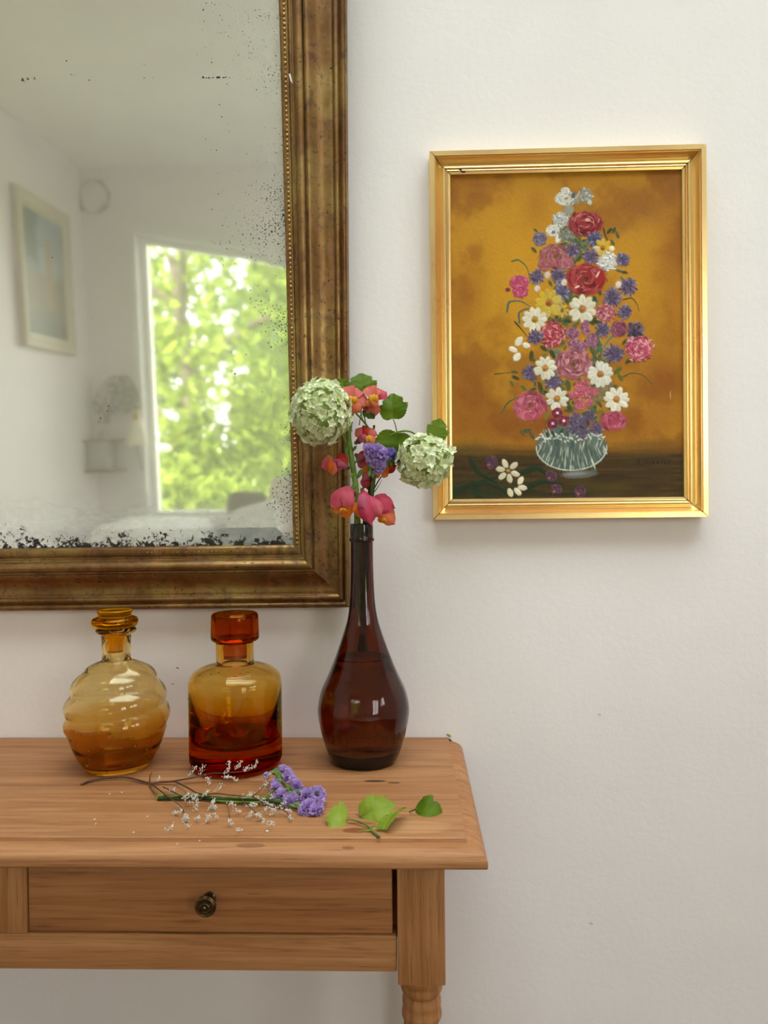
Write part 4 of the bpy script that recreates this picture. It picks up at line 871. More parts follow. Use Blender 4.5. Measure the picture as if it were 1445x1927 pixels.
# small seeds in the glass
sb = MB()
for a, z, e in [(-1.92, 1355, 1), (-2.02, 1353, 1), (-1.15, 1345, .8), (-.85, 1382, 1.3), (-1.0, 1352, .7), (-.55, 1396, .9), (-.60, 1388, .8), (-2.0, 1418, 1.2), (-1.05, 1417, 1.2), (-1.5, 1432, .9), (-1.35, 1370, .8), (-1.8, 1386, .8)]:
    r = next((rr for rr, zz in outer if zz >= zc(z)), .05)+.0003; r = coil(a, zc(z), r)-.0001
    sb.ball((q.x+r*math.cos(a), q.y+r*math.sin(a), q.z+zc(z)), .0016*e, 10, 6, (1.3, 1, 1))
sb.build('glass_seed', G1, bt, 180)['kind'] = 'stuff'
G1s = glass('amber_stopper_glass', None, (.88, .64, .10, 1))
st_ = from_px([(1225, 0), (1225, 13), (1223.5, 14.2), (1196, 18.3), (1182, 19.4), (1179.4, 20), (1179, 33), (1177, 38.5), (1172, 41.6), (1168, 42), (1163.5, 40.5), (1160.6, 36), (1159.6, 31.5), (1158, 29.5), (1154, 31), (1149.5, 31.5), (1147, 30), (1146, 26), (1146, 0)], 0, y0, s)
MB().lathe(smooth_prof(st_, 3), 64, (q.x-.0015, q.y, q.z)).build('stopper', G1s, bt, 180)
# --- straight cylinder bottle, graded amber to dark red-brown
q, s = spot(444.5, 1439); y0 = 1439; zc = lambda y: (1439-y)/s
bt = thing('cylinder_decanter', 'straight-sided amber bottle, darker toward its thick base, with a flat glass stopper', 'bottle', q)
outer = [(0, 0.0002), (.03, .0002)]+smooth_prof(from_px([(1439, 66), (1438.2, 72), (1434, 80.5), (1426, 85), (1415, 86), (1350, 86.4), (1300, 86.4), (1284, 86), (1273, 84), (1264, 78), (1257, 68), (1252, 54), (1249, 42), (1247, 35.8), (1243, 34.8), (1225, 34.8), (1210, 35), (1207.5, 34.6), (1206.8, 33)], 0, y0, s), 4)
inner = smooth_prof(from_px([(1206.8, 24.2), (1212, 23.6), (1244, 23.4), (1249, 25), (1253, 36), (1258, 54), (1265, 70), (1275, 79), (1290, 82), (1310, 81), (1335, 77.5), (1360, 71.5), (1380, 65), (1391, 58), (1394.5, 50), (1396, 36)], 0, y0, s), 4)+[(.01, zc(1396.5)), (0, zc(1396.5))]
G2 = glass('graded_amber_glass', (.19, [(0, (.52, .06, .006, 1)), (.12, (.68, .15, .012, 1)), (.21, (.84, .46, .04, 1)), (.34, (.92, .68, .14, 1)), (.60, (.96, .83, .46, 1)), (.80, (.97, .87, .62, 1)), (1, (.94, .74, .28, 1))]))
MB().lathe(outer+inner, 96, q).build('body', G2, bt, 180)
sb = MB()
for a, y, hw in [(-2.1, 1258, 62), (-1.9, 1254, 56), (-1.2, 1256, 60), (-1.35, 1259, 66), (-1.0, 1260, 66), (-.75, 1253, 55), (-.95, 1255, 58), (-2.45, 1262, 70), (-2.7, 1305, 86.6), (-2.62, 1303, 86.6), (-.6, 1288, 86.4)]:
    sb.ball((q.x+hw/s*math.cos(a), q.y+hw/s*math.sin(a), q.z+zc(y)), .0012, 10, 6, (1.7, 1, .8))
sb.build('glass_seed', G2, bt, 180)['kind'] = 'stuff'
G2s = glass('red_amber_glass', None, (.80, .38, .08, 1))
cp = from_px([(1236, 0), (1236, 20), (1234, 21.5), (1210, 22.4), (1207.2, 23.4), (1206, 34), (1205.2, 39), (1202.5, 43), (1198, 44.6), (1175, 44.2), (1160, 43.6), (1155, 42.2), (1152.6, 39), (1152, 34), (1152, 0)], 0, y0, s)
ci = from_px([(1157, 0), (1157, 30), (1160, 36), (1175, 37), (1192, 36.6), (1198, 30), (1199, 0)], 0, y0, s)
sp = MB().lathe(smooth_prof(cp, 3), 72, (q.x+.0005, q.y, q.z)); sp.lathe(smooth_prof(ci, 3), 72, (q.x+.0005, q.y, q.z))
sp.build('stopper', G2s, bt, 180)
# --- tall dark brown bottle used as a vase
q, s = spot(685, 1431); y0 = 1431; zc = lambda y: (1431-y)/s
QV, SV = q, s
bt = thing('brown_glass_vase', 'tall dark brown pear-shaped glass bottle holding the cut flowers', 'bottle', q)
pp2 = [(1431, 52), (1430.5, 57), (1427, 61), (1418, 66.2), (1397, 73.8), (1370, 81), (1345, 85.4), (1325, 85.6), (1297, 79.6), (1270, 67.6), (1240, 55), (1207, 42.6), (1180, 33.4), (1165, 29.3), (1145, 25.6), (1122, 23.4), (1080, 21.6), (1040, 21), (1021, 20.9), (1018.5, 21.6), (1017.5, 23.2), (1015, 23.6), (1012.5, 22.6), (1011.5, 21.4), (1000, 21.4), (990, 21.2), (986, 20.8), (985, 19.6)]
outer = smooth_prof(from_px(pp2, 0, y0, s), 4)
def facet(a, z, r):
    k = max(0, min(1, (z-zc(1330))/.05))*max(0, min(1, (zc(1030)-z)/.02))
    if k <= 0: return r
    n = 8; w = ((a+.30) % (2*math.pi/n))-math.pi/n; return r*(1+k*.35*(math.cos(math.pi/n)/math.cos(w)-1)*1.0+k*.012)
inner = [(r-.0036, z) for r, z in outer if zc(1395) < z < zc(1021)]
inner = [(0, zc(1411)), (.03, zc(1411)), (.050, zc(1408)), (.0575, zc(1402))]+inner+[(16.6/s, zc(1010)), (16.8/s, zc(985.5))]
G3 = glass('dark_brown_glass', None, (1, 1, 1, 1)); _t = G3.node_tree; _a = _t.nodes.new('ShaderNodeVolumeAbsorption'); _a.inputs[0].default_value = (.74, .44, .04, 1); _a.inputs[1].default_value = 1080
_t.links.new(_a.outputs[0], next(n for n in _t.nodes if n.type == 'OUTPUT_MATERIAL').inputs['Volume'])
MB().lathe([(0, .0002), (.03, .0002)]+outer+inner[::-1], 96, q, facet).build('body', G3, bt, 180)
wl = zc(1234)
wt = [(r+.00035, z) for r, z in inner if z < wl]; rw = wt[-1][0]
m = NM('water'); g = m.n('BsdfGlass'); g.inputs['IOR'].default_value = 1.33; g.inputs['Color'].default_value = (.97, .97, .95, 1); m.l(g.outputs[0], m.out.inputs[0])
MB().lathe([(0, wt[0][1]-.0004)]+[(r, z-.0002) for r, z in wt[1:]]+[(rw, wl), (rw-.002, wl-.0004), (0, wl-.0005)], 64, q).build('water', m.m, bt, 180)
# raised lettering around the belly
def ring_text(txt, zmid, hgt, a0, a1, rad):
    cu = bpy.data.curves.new('lettering', 'FONT'); cu.body = txt; cu.size = 1; cu.extrude = .02; cu.resolution_u = 2
    o = bpy.data.objects.new('lettering', cu); COL.objects.link(o); dg = bpy.context.evaluated_depsgraph_get(); me = o.evaluated_get(dg).to_mesh()
    vs = [p.co.copy() for p in me.vertices]; fs = [tuple(p.vertices) for p in me.polygons]; o.evaluated_get(dg).to_mesh_clear()
    bpy.data.objects.remove(o); bpy.data.curves.remove(cu)
    x0, x1 = min(p.x for p in vs), max(p.x for p in vs); ym = max(p.y for p in vs); out = []
    for p in vs:
        a = lerp(a0, a1, (p.x-x0)/(x1-x0)); z = zmid+(p.y/ym-.5)*hgt; r = rad(z)+(.0008 if p.z > 0 else -.0004)
        out.append((q.x+r*math.cos(a), q.y+r*math.sin(a), q.z+z))
    return out, fs
rad = lambda z: np.interp(z, [p[1] for p in outer[4:]], [p[0] for p in outer[4:]])
lv, lf = ring_text('FLEURDUNA', zc(1374), .0145, -math.pi/2-1.12, -math.pi/2+1.12, rad)
tag(obj('embossed_lettering', lv, lf, G3, bt, 40), 'raised glass letters around the belly')
# ------------------------------------------------------------------ flowers
def petalmat(name, a, b, tr=.35, scale=45, rough=.55, streak=None):
    m = NM(name); v = m.coord('Object', streak or (1, 1, 1)); n = m.noise(v, scale, 3)
    c = m.ramp(n, [(.32, srgb(*a)), (.68, srgb(*b))])
    p = m.bsdf(c, rough, 0, m.bump(m.noise(v, scale*5, 2), .15, .0006), link=False, Specular_IOR_Level=.25)
    t = m.n('BsdfTranslucent'); m.l(c, t.inputs[0]); x = m.n('MixShader'); x.inputs[0].default_value = tr
    m.l(p.outputs[0], x.inputs[1]); m.l(t.outputs[0], x.inputs[2]); m.l(x.outputs[0], m.out.inputs[0]); return m.m
PM = {'pink': petalmat('petal_pink', (206, 74, 98), (226, 112, 122)), 'salmon': petalmat('petal_salmon', (204, 96, 92), (222, 124, 104)), 'coral': petalmat('petal_coral', (222, 112, 78), (236, 142, 98)),
      'orange': petalmat('petal_orange', (226, 104, 30), (240, 142, 48)), 'red': petalmat('petal_red', (176, 34, 34), (214, 66, 50)), 'mauve': petalmat('petal_mauve', (182, 74, 104), (204, 104, 124)),
      'magenta': petalmat('petal_magenta', (196, 52, 84), (222, 88, 112)), 'yellow': petalmat('petal_yellow', (214, 150, 22), (240, 186, 54))}
CREAM = petalmat('snowball_petal', (224, 230, 178), (246, 246, 220), .3, 30); CORE = plain('snowball_core', srgb(160, 174, 100), .8, 0, .2, 80)
GSTEM = petalmat('green_stem', (84, 110, 34), (120, 142, 58), .1, 60); DSTEM = petalmat('dark_green_stem', (44, 60, 26), (70, 86, 40), .1, 60)
WOOD_ = petalmat('brown_twig', (66, 44, 32), (98, 68, 48), .0, 90); CALYX = petalmat('calyx_green', (78, 104, 40), (112, 136, 66), .2, 90)
LEAFM = petalmat('leaf_green', (80, 108, 8), (106, 130, 22), .35, 25, .5); LEAFL = petalmat('leaf_light_green', (124, 148, 34), (156, 172, 62), .3, 25, .5); LEAFD = petalmat('leaf_dark_green', (54, 78, 12), (76, 98, 20), .25, 25, .5)
PURP = petalmat('statice_purple', (186, 150, 212), (222, 200, 238), .35, 160, .7); PURB = petalmat('statice_blue', (138, 120, 190), (176, 160, 214), .35, 160, .7); PCAL = petalmat('statice_calyx', (96, 118, 66), (138, 152, 96), .2, 120, .7)
SILV = petalmat('dry_white_bud', (206, 200, 186), (244, 240, 230), .2, 200, .7)

def V(px, py, dy=0.0): return P(px, py, QV.y+dy)
def petal(mb, base, tip, w, bend=.6, cup=.25, nrm=None, ruf=.0, nu=8, nv=6, blunt=.75, base_w=.3):
    base, tip = Vector(base), Vector(tip); d = tip-base; L = d.length; d.normalize()
    n = Vector(nrm) if nrm is not None else Vector((0, -1, .15)); n = (n-d*n.dot(d)).normalized(); s_ = d.cross(n); v = []; f = []; ph = random.random()*6
    for i in range(nu+1):
        s = i/nu; x = L*s; h = L*bend*.5*(s*(1-s))*2
        prof = base_w+(1-base_w)*math.sin(math.pi*.5*min(1, s/blunt))
        if s > blunt: prof *= math.sqrt(max(0.0, 1-((s-blunt)/(1-blunt))**2))
        hw = max(w*.5*prof, .0002)
        for j in range(nv+1):
            t = j/nv*2-1; z = h-cup*t*t*hw+ruf*L*math.sin(t*4+ph)*s*s
            xx = x-(.12*L*t*t*s if s > .5 else 0)
            v.append(base+d*xx+s_*(hw*t)+n*z)
    for i in range(nu):
        for j in range(nv): f.append((i*(nv+1)+j, i*(nv+1)+j+1, (i+1)*(nv+1)+j+1, (i+1)*(nv+1)+j))
    return mb.add(v, f)
VIB = [(.03, 0), (.22, -.06), (.42, -.01), (.54, .14), (.61, .34), (.62, .52), (.50, .54), (.43, .58), (.44, .70), (.38, .80), (.26, .86), (.14, .94), (0, 1.06)]
def leaf_geo(base, tip, width, nrm, fold=.25, curl=.15, seed=0, teeth=.05, out=VIB):
    base, tip = Vector(base), Vector(tip); d = tip-base; L = d.length; d.normalize(); n = Vector(nrm); n = (n-d*n.dot(d)).normalized(); sd_ = d.cross(n)
    pl_ = smooth_path([(a, b, 0) for a, b in out], 4); pl_[-1].x = 0; N = len(pl_); rows = [0, .25, .5, .75, 1.0]; v = []; f = []
    rnd = random.Random(seed); asym = rnd.uniform(.9, 1.1)
    for side in (1, -1):
        o0 = len(v)
        for i, e in enumerate(pl_):
            t = i/(N-1); my = max(0, min(1, t*1.0)); ex, ey = e.x, e.y
            if 2 < i < N-1 and i % 2: ex += teeth*1.3; ey += teeth*.6
            for q in rows:
                x = ex*q*(width/1.2)/L*(asym if side > 0 else 2-asym); y = lerp(my, ey, q)
                z = fold*abs(x)-curl*(y-.45)**2*1.6-.35*fold*x*x*2+.018*math.sin(y*26-q*5)*q+.05*mnoise.noise(Vector((x*3*side, y*3, seed)))
                v.append(base+d*(y*L)+sd_*(x*L*side)+n*(z*L))
        R = len(rows)
        for i in range(N-1):
            for j in range(R-1):
                a = o0+i*R+j; qd = (a, a+1, a+R+1, a+R); f.append(qd if side > 0 else qd[::-1])
    return v, f
def leaf(name, parent, base, tip, width, nrm, mat, fold=.25, curl=.15, seed=0):
    v, f = leaf_geo(base, tip, width, nrm, fold, curl, seed); return obj(name, v, f, mat, parent, 60)
def stemtube(pts, r0, r1, mat, parent, name='stem', seg=8):
    q = smooth_path(pts, 6); n = len(q)-1; return MB().tube(q, [lerp(r0, r1, i/n) for i in range(n+1)], seg).build(name, mat, parent, 60)
NECK = lambda dx, dy: [Vector((QV.x+dx, QV.y+dy, QV.z+zc(985))), Vector((QV.x+dx*.8, QV.y+dy*.8, QV.z+zc(1060))), Vector((QV.x+dx*.5, QV.y+dy*.5, QV.z+zc(1150))), Vector((QV.x-dx*.7, QV.y-dy*.7, QV.z+zc(1225)))]

# --- snowball viburnum: five-petalled florets set one by one on the head
def floret_data(seed):
    rnd = random.Random(seed); mb = MB()
    for k in range(5):
        a = 2*math.pi*k/5+rnd.gauss(0, .1); u = Vector((math.cos(a), math.sin(a), 0)); st = random.getstate(); random.seed(seed*10+k)
        petal(mb, u*.05+Vector((0, 0, -.1)), u*rnd.uniform(.92, 1.08)+Vector((0, 0, rnd.uniform(.08, .42))), .74, .30, -.40, (0, 0, 1), .03, 5, 4, .55, .30); random.setstate(st)
    mb.ball((0, 0, -.04), .13, 6, 4); mb.tube([(0, 0, -.10), (0, 0, -1.0)], [.06, .05], 4, False)
    return mb.data('floret', CREAM, 70)
FLO = [floret_data(s_) for s_ in (1, 2, 3, 4, 5)]
FLO[3].materials[0] = FLO[4].materials[0] = petalmat('snowball_petal_green', (212, 222, 158), (236, 240, 200), .3, 30)
def snowball(parent, c, r, n, fs, sq=(1, 1, 1), seed=0):
    rnd = random.Random(seed); core = MB().ball((0, 0, 0), r*.80, 20, 12, sq).xf(Matrix.Translation(c)).build('flower_head', CORE, parent, 60)
    loc0 = wmat(core).inverted() @ Vector(c)
    for i in range(n):
        z = 1-2*(i+.5)/n; a = i*2.399963; u = Vector((math.sqrt(1-z*z)*math.cos(a), z, math.sqrt(1-z*z)*math.sin(a)))+Vector([rnd.gauss(0, .06) for _ in range(3)]); u.normalize()
        o = link('floret', FLO[rnd.randrange(5)], core); k = r*rnd.uniform(.89, 1.03); o.location = loc0+Vector((u.x*sq[0], u.y*sq[1], u.z*sq[2]))*k
        tilt = (u+Vector([rnd.gauss(0, .28) for _ in range(3)])).normalized(); qn = tilt.to_track_quat('Z', 'Y'); e = (qn.to_matrix() @ Matrix.Rotation(rnd.random()*6.28, 3, 'Z')).to_euler()
        o.rotation_euler = e; s_ = fs*rnd.uniform(.82, 1.16); o.scale = (s_, s_, s_)
G_ = 'cut flowers in the brown bottle'
c1 = V(604, 775, -.035); v1 = thing('snowball_stem', 'pale green snowball flower on the left, in front of the mirror frame', 'flower', (QV.x, QV.y, QV.z+zc(1225)), group=None)
snowball(v1, c1, .0435, 215, .0088, (1.0, .95, 1.08), 3)
stemtube([c1+Vector((.01, .01, -.02)), V(640, 812, -.01), V(662, 870, .004)]+NECK(-.004, .006), .0022, .0026, GSTEM, v1)
leaf('leaf', v1, V(684, 742, .012), V(679, 702, .020), .044, (.05, -1, .5), LEAFM, .3, .3, 4); leaf('leaf', v1, V(652, 738, .012), V(630, 714, .016), .026, (-.2, -1, .5), LEAFM, .3, .2, 9)
stemtube([V(676, 800, .008), V(680, 770, .012), V(684, 742, .012)], .0009, .0007, GSTEM, v1, 'petiole', 6); stemtube([V(662, 812, .008), V(655, 775, .012), V(652, 738, .012)], .0009, .0007, GSTEM, v1, 'petiole', 6)
c2 = V(798, 866, -.02); v2 = thing('snowball_stem', 'pale green snowball flower on the right, overlapping the gold painting frame', 'flower', (QV.x, QV.y, QV.z+zc(1225)))
snowball(v2, c2, .0365, 120, .0108, (1.06, .95, 1.0), 8)
o = link('floret', FLO[1], v2); o.location = wmat(v2).inverted() @ (c2+Vector((.0415, -.01, .013))); o.rotation_euler = (1.2, .4, 0); o.scale = (.0085,)*3
stemtube([V(712, 846, .006), V(704, 890, .008), V(694, 945, .006)]+NECK(.006, .006), .0022, .0024, WOOD_, v2)
stemtube([V(712, 846, .006), V(714, 836, .004), V(719, 822, .004)], .0022, .0008, WOOD_, v2, 'twig'); stemtube([V(714, 838, .004), V(728, 824, .0), V(746, 814, -.004), V(764, 811, -.008), V(778, 815, -.012), V(787, 826, -.016), V(794, 850, -.02)], .0016, .0013, GSTEM, v2, 'twig')
stemtube([V(712, 842, .005), V(700, 816, .002), V(684, 793, -.004), V(668, 776, -.006)], .0019, .0013, GSTEM, v2, 'twig'); stemtube([V(690, 802, -.002), V(686, 785, .0), V(687, 768, .004)], .0009, .0007, GSTEM, v2, 'petiole', 6)
stemtube([V(682, 790, -.003), V(680, 776, .0), V(682, 762, .004)], .0009, .0007, GSTEM, v2, 'petiole', 6)
stemtube([V(747, 814, -.004), V(744, 800, -.006), V(739, 786, -.006)], .0010, .0008, GSTEM, v2, 'petiole', 6)
leaf('leaf', v2, V(739, 787, -.006), V(737, 741, .004), .042, (-.25, -1, .35), LEAFM, .22, .2, 2)
leaf('leaf', v2, V(748, 815, -.004), V(735, 874, .004), .056, (.1, -1, .55), LEAFM, .25, .2, 6)
leaf('leaf', v2, V(818, 826, .004), V(829, 789, .010), .032, (.2, -1, .2), LEAFM, .3, .1, 12)
leaf('leaf', v2, V(690, 768, .006), V(703, 787, .006), .024, (.1, -1, .2), LEAFD, .2, .1, 14)
stemtube([V(788, 828, -.014), V(804, 834, -.004), V(818, 826, .004)], .0009, .0007, GSTEM, v2, 'petiole', 6)

# --- snapdragon: every blossom with its lips, throat and calyx
sn = thing('snapdragon_stem', 'snapdragon stem with coral, pink and orange blossoms standing upright in the bottle', 'flower', (QV.x, QV.y, QV.z+zc(1225)))
stemtube([V(662, 770, .0), V(656, 815, .0), V(659, 845, -.002), V(665, 885, -.002), V(671, 930, -.001)]+NECK(-.007, -.003), .0042, .0046, GSTEM, sn, 'stem', 10)
stemtube([V(704, 800, .010), V(698, 860, .012), V(694, 930, .010)]+NECK(.003, .009), .0018, .0026, DSTEM, sn, 'stem', 8)
for a, b, w in [((655, 830), (650, 862), 6), ((662, 850), (672, 838), 6), ((668, 905), (660, 930), 7), ((664, 890), (656, 900), 6), ((668, 872), (678, 858), 5), ((672, 900), (684, 880), 9), ((668, 935), (663, 958), 8), ((676, 970), (671, 990), 9), ((690, 960), (696, 988), 9)]:
    q = MB(); petal(q, V(*a, -.005), V(*b, -.009), w/SV, .3, .2, (0, -1, .2), 0, 6, 4, .6, .4); q.build('bract', CALYX, sn, 70)
def blossom(label, petals, palates, cal, dy=0.0, back=None):
    bc = V(*cal[:2], dy+.006); t2 = V(*cal[2:4], dy-.004); tb_ = MB().tube(smooth_path([bc, bc.lerp(t2, .5)+Vector((0, 0, .002)), t2], 4), [.0035, .0042, .0048, .0054, .0060, .0062, .0062, .006, .005][:9], 10)
    bo = tb_.build('blossom', PM[back or 'mauve'], sn, 70); bo['label'] = label
    for bx, by, tx, ty, w, bend, cup, mk, d0, d1 in petals:
        q = MB(); nn_ = Vector((random.uniform(-.25, .25), -1, random.uniform(.05, .45))); petal(q, V(bx, by, dy+d0), V(tx, ty, dy+d1), w/SV, bend, cup, nn_, .05, 10, 8, .62, .45); q.build('petal', PM[mk], bo, 80)
    for x, y, rx, ry in palates:
        q = MB()
        for k in (-1, 0, 1): q.ball(V(x+k*rx*.55, y+abs(k)*1.2, dy-.010), 1, 10, 7, (rx*.52/SV, .0045, ry/SV))
        q.build('throat', PM['yellow'], bo, 80)
    q = MB(); d = (t2-bc).normalized()
    for k in range(5):
        a = 2*math.pi*k/5; e = d.orthogonal().normalized(); e = Matrix.Rotation(a, 3, d) @ e; petal(q, bc-d*.002+e*.001, bc+d*.007+e*.0055, .004, .3, .2, e, 0, 4, 4, .6, .5)
    q.ball(bc-d*.0025, .0032, 8, 5); q.build('calyx', CALYX, bo, 80)
blossom('salmon blossom at the top left with yellow throat', [(662, 752, 645, 728, 34, .5, -.3, 'salmon', -.006, .004), (663, 748, 672, 730, 30, .4, -.2, 'salmon', -.005, .006), (664, 746, 692, 764, 30, .5, .25, 'salmon', -.003, .002), (656, 757, 649, 776, 20, .6, .3, 'coral', -.012, -.004), (664, 758, 678, 777, 22, .6, .3, 'coral', -.012, -.004), (660, 759, 659, 782, 18, .5, .2, 'salmon', -.006, .002)], [(659, 752, 13, 7)], (668, 770, 664, 752), -.018, 'salmon')
blossom('salmon blossom at the top right with yellow throat', [(702, 748, 692, 727, 28, .5, -.2, 'salmon', -.006, .004), (703, 747, 712, 730, 26, .5, -.2, 'salmon', -.005, .004), (706, 748, 728, 737, 26, .6, .3, 'magenta', -.003, .006), (698, 752, 690, 778, 30, .5, .2, 'salmon', .0, .004), (700, 754, 714, 766, 13, .5, .3, 'coral', -.013, -.008), (704, 760, 709, 782, 18, .5, .2, 'salmon', -.004, .002), (696, 752, 695, 766, 18, .5, .3, 'coral', -.010, -.006)], [(703, 750, 9, 8)], (690, 772, 700, 752), -.012, 'salmon')
blossom('red and coral blossom below the top pair', [(692, 824, 683, 800, 22, .6, .3, 'red', -.002, .006), (692, 822, 704, 806, 26, .6, .3, 'salmon', -.002, .004), (686, 820, 668, 808, 22, .6, .3, 'salmon', .0, .004), (692, 826, 707, 826, 22, .5, .3, 'coral', -.006, -.002), (690, 828, 697, 846, 22, .5, .3, 'salmon', -.004, .0), (690, 822, 673, 828, 18, .6, .2, 'mauve', -.006, -.002)], [(694, 826, 6, 7)], (672, 832, 688, 824), -.004)
blossom('pink blossom reaching left over the mirror frame', [(624, 868, 604, 880, 22, .6, .35, 'pink', -.004, .0), (626, 866, 609, 864, 18, .7, .3, 'salmon', -.002, .004), (622, 866, 621, 890, 13, .5, .3, 'orange', -.010, -.008), (626, 870, 626, 895, 18, .6, .3, 'coral', -.006, -.004), (626, 868, 648, 882, 24, .5, .3, 'mauve', -.004, .002), (638, 866, 652, 856, 26, .7, .35, 'red', .0, .006)], [], (652, 880, 632, 874), -.006, 'mauve')
blossom('mauve blossom behind the purple statice', [(676, 858, 692, 882, 26, .6, .3, 'mauve', .0, .004), (678, 850, 690, 866, 16, .6, .3, 'red', .002, .008), (688, 876, 690, 896, 14, .5, .3, 'orange', -.002, .0), (682, 868, 696, 872, 18, .5, .2, 'pink', -.002, .002)], [], (672, 858, 682, 868), .006)
blossom('orange-red blossom under the purple statice on the right', [(714, 888, 747, 876, 24, .6, .35, 'red', -.002, .004), (716, 884, 700, 897, 20, .5, .3, 'orange', -.004, .0), (720, 888, 730, 897, 16, .5, .3, 'orange', -.006, -.004), (714, 882, 738, 884, 18, .4, .2, 'orange', -.006, -.002)], [], (702, 884, 716, 886), .0, 'red')
blossom('small pink blossom half way down the stem', [(690, 896, 684, 920, 20, .5, .3, 'pink', .0, .004), (690, 896, 692, 922, 16, .5, .3, 'red', .002, .006)], [], (686, 892, 690, 904), .004, 'pink')
blossom('pink hooded blossom with orange lip at the lower left', [(660, 918, 622, 958, 36, .7, .4, 'pink', -.002, -.006), (660, 926, 646, 954, 30, .6, .4, 'pink', -.008, -.014), (662, 922, 655, 934, 14, .4, .3, 'red', .002, .004), (652, 944, 661, 970, 20, .6, .3, 'orange', -.006, -.004), (640, 956, 626, 964, 16, .5, .3, 'orange', -.006, -.004), (650, 962, 652, 976, 18, .5, .3, 'orange', -.002, .0), (644, 958, 645, 966, 22, .5, .3, 'orange', -.010, -.010)], [(645, 958, 6, 3)], (668, 922, 650, 944), -.008, 'pink')
blossom('large magenta hooded blossom at the bottle mouth', [(682, 926, 699, 990, 34, .55, .45, 'magenta', -.010, -.018), (690, 936, 718, 974, 34, .6, .45, 'pink', -.012, -.016), (680, 930, 688, 962, 24, .5, .3, 'mauve', -.014, -.020), (684, 948, 662, 964, 24, .5, .3, 'orange', -.008, -.012), (682, 958, 676, 976, 22, .5, .3, 'orange', -.008, -.010)], [], (682, 924, 688, 950), -.006, 'magenta')
blossom('magenta blossom with coral lip at the lower right', [(698, 942, 744, 956, 36, .6, .4, 'magenta', .0, -.004), (704, 938, 734, 946, 30, .5, .3, 'pink', .004, .006), (720, 964, 743, 988, 26, .5, .3, 'coral', -.004, -.004), (724, 962, 744, 970, 20, .5, .3, 'coral', .0, .0), (716, 968, 722, 985, 18, .5, .3, 'orange', -.006, -.006)], [(722, 978, 5, 4)], (692, 936, 712, 958), -.004, 'magenta')

# --- purple statice
def ruffle_data(seed, mat, n=5):
    rnd = random.Random(seed); mb = MB()
    for q in range(n):
        ax = Vector((rnd.gauss(0, .55), rnd.gauss(0, .55), 1)).normalized(); rot = ax.to_track_quat('Z', 'Y').to_matrix(); ph = rnd.random()*6; v = []; f = []; m_ = 20
        for i in range(5):
            s = i/4
            for k in range(m_):
                a = 2*math.pi*k/m_; r = .06+.52*s**1.3*(1+.16*math.sin(5*a+ph)*s); z = 1.0*s+.13*s*math.sin(10*a+ph)
                v.append(rot @ Vector((r*math.cos(a), r*math.sin(a), z)))
        for i in range(4):
            for k in range(m_): f.append((i*m_+k, i*m_+(k+1) % m_, (i+1)*m_+(k+1) % m_, (i+1)*m_+k))
        mb.add(v, f)
    return mb.data('floret', mat, 80)
RUF = [ruffle_data(s_, PURP) for s_ in (1, 2, 3)]; RUFB = [ruffle_data(7, PURB)]
def put(parent, me, loc, dirv, s, name='floret'):
    o = link(name, me, parent); o.location = wmat(parent).inverted() @ Vector(loc); o.rotation_euler = Vector(dirv).normalized().to_track_quat('Z', 'Y').to_euler(); o.scale = (s, s, s); return o
sv = thing('statice_sprig', 'sprig of purple statice among the snapdragons in the brown bottle', 'flower', (QV.x, QV.y, QV.z+zc(1225)))
stemtube([V(706, 872, -.012), V(702, 905, -.008), V(697, 950, -.004)]+NECK(.008, -.004), .0036, .0036, DSTEM, sv, 'stem', 8)
stemtube([V(701, 925, -.006), V(712, 905, -.004), V(724, 888, .0)], .0012, .0009, DSTEM, sv, 'twig', 6); stemtube([V(699, 932, -.006), V(710, 918, -.004), V(719, 903, .0)], .0010, .0002, DSTEM, sv, 'twig', 6)
for i, (x, y, d, s_) in enumerate([(697, 848, (-.5, -.8, .6), 15), (708, 845, (-.1, -.6, 1), 16), (719, 852, (.6, -.7, .5), 15), (700, 862, (-.5, -1, 0), 15), (713, 862, (.3, -1, 0), 15), (722, 862, (.8, -.6, 0), 13), (704, 872, (-.4, -.9, -.4), 13), (717, 876, (.5, -.9, -.3), 13), (712, 884, (.2, -1, -.6), 11), (690, 842, (-.8, -.5, .4), 11)]):
    p = V(x, y, -.016); dv = Vector(d).normalized(); put(sv, RUF[i % 3], p-dv*(.4*s_/SV), d, s_*.92/SV)
for x, y, d in [(737, 858, (.4, -.7, .8)), (745, 864, (.9, -.6, .3))]: put(sv, RUFB[0], V(x-4, y+4, -.004), d, 17/SV)
q = MB()
for x, y in [(698, 884), (695, 892), (702, 894), (706, 884), (732, 868), (736, 872), (728, 872), (694, 876)]: q.ball(V(x, y, -.012), .0042, 8, 6, (.8, .8, 1.25))
q.build('calyx', PCAL, sv, 80)['kind'] = 'stuff'

# --- lying on the table: dry sprig, statice stalk, leaves
B2 = spot(444.5, 1439)[0]
def T(px, py, h=.0):
    p = PT(px, py, ZT+h)                     # keep the sprig in front of the straight-sided bottle
    while (p.x-B2.x)**2+(p.y-B2.y)**2 < .0735**2 and p.z < ZT+.1: p = p+(CAM-p).normalized()*.003
    return p
z7 = lambda x, y, h=.002: T(140+x/5.16, 1430+y/5.16, h)
z8 = lambda x, y, h=.002: T(400+x/6.02, 1420+y/6.02, h)
ds = thing('dry_sprig', 'dry brown branching sprig with tiny white buds lying on the table top', 'dried flower', T(283, 1474))
stemtube([z7(65, 240, .0015), z7(180, 197, .003), z7(380, 172, .004), z7(520, 172, .004), z7(730, 225, .003), z7(840, 213, .004)], .0017, .0014, WOOD_, ds, 'stem', 8)
SPR = []
def twig(pts, r0=.0010, r1=.0005): stemtube(pts, r0, r1, WOOD_, ds, 'twig', 6)
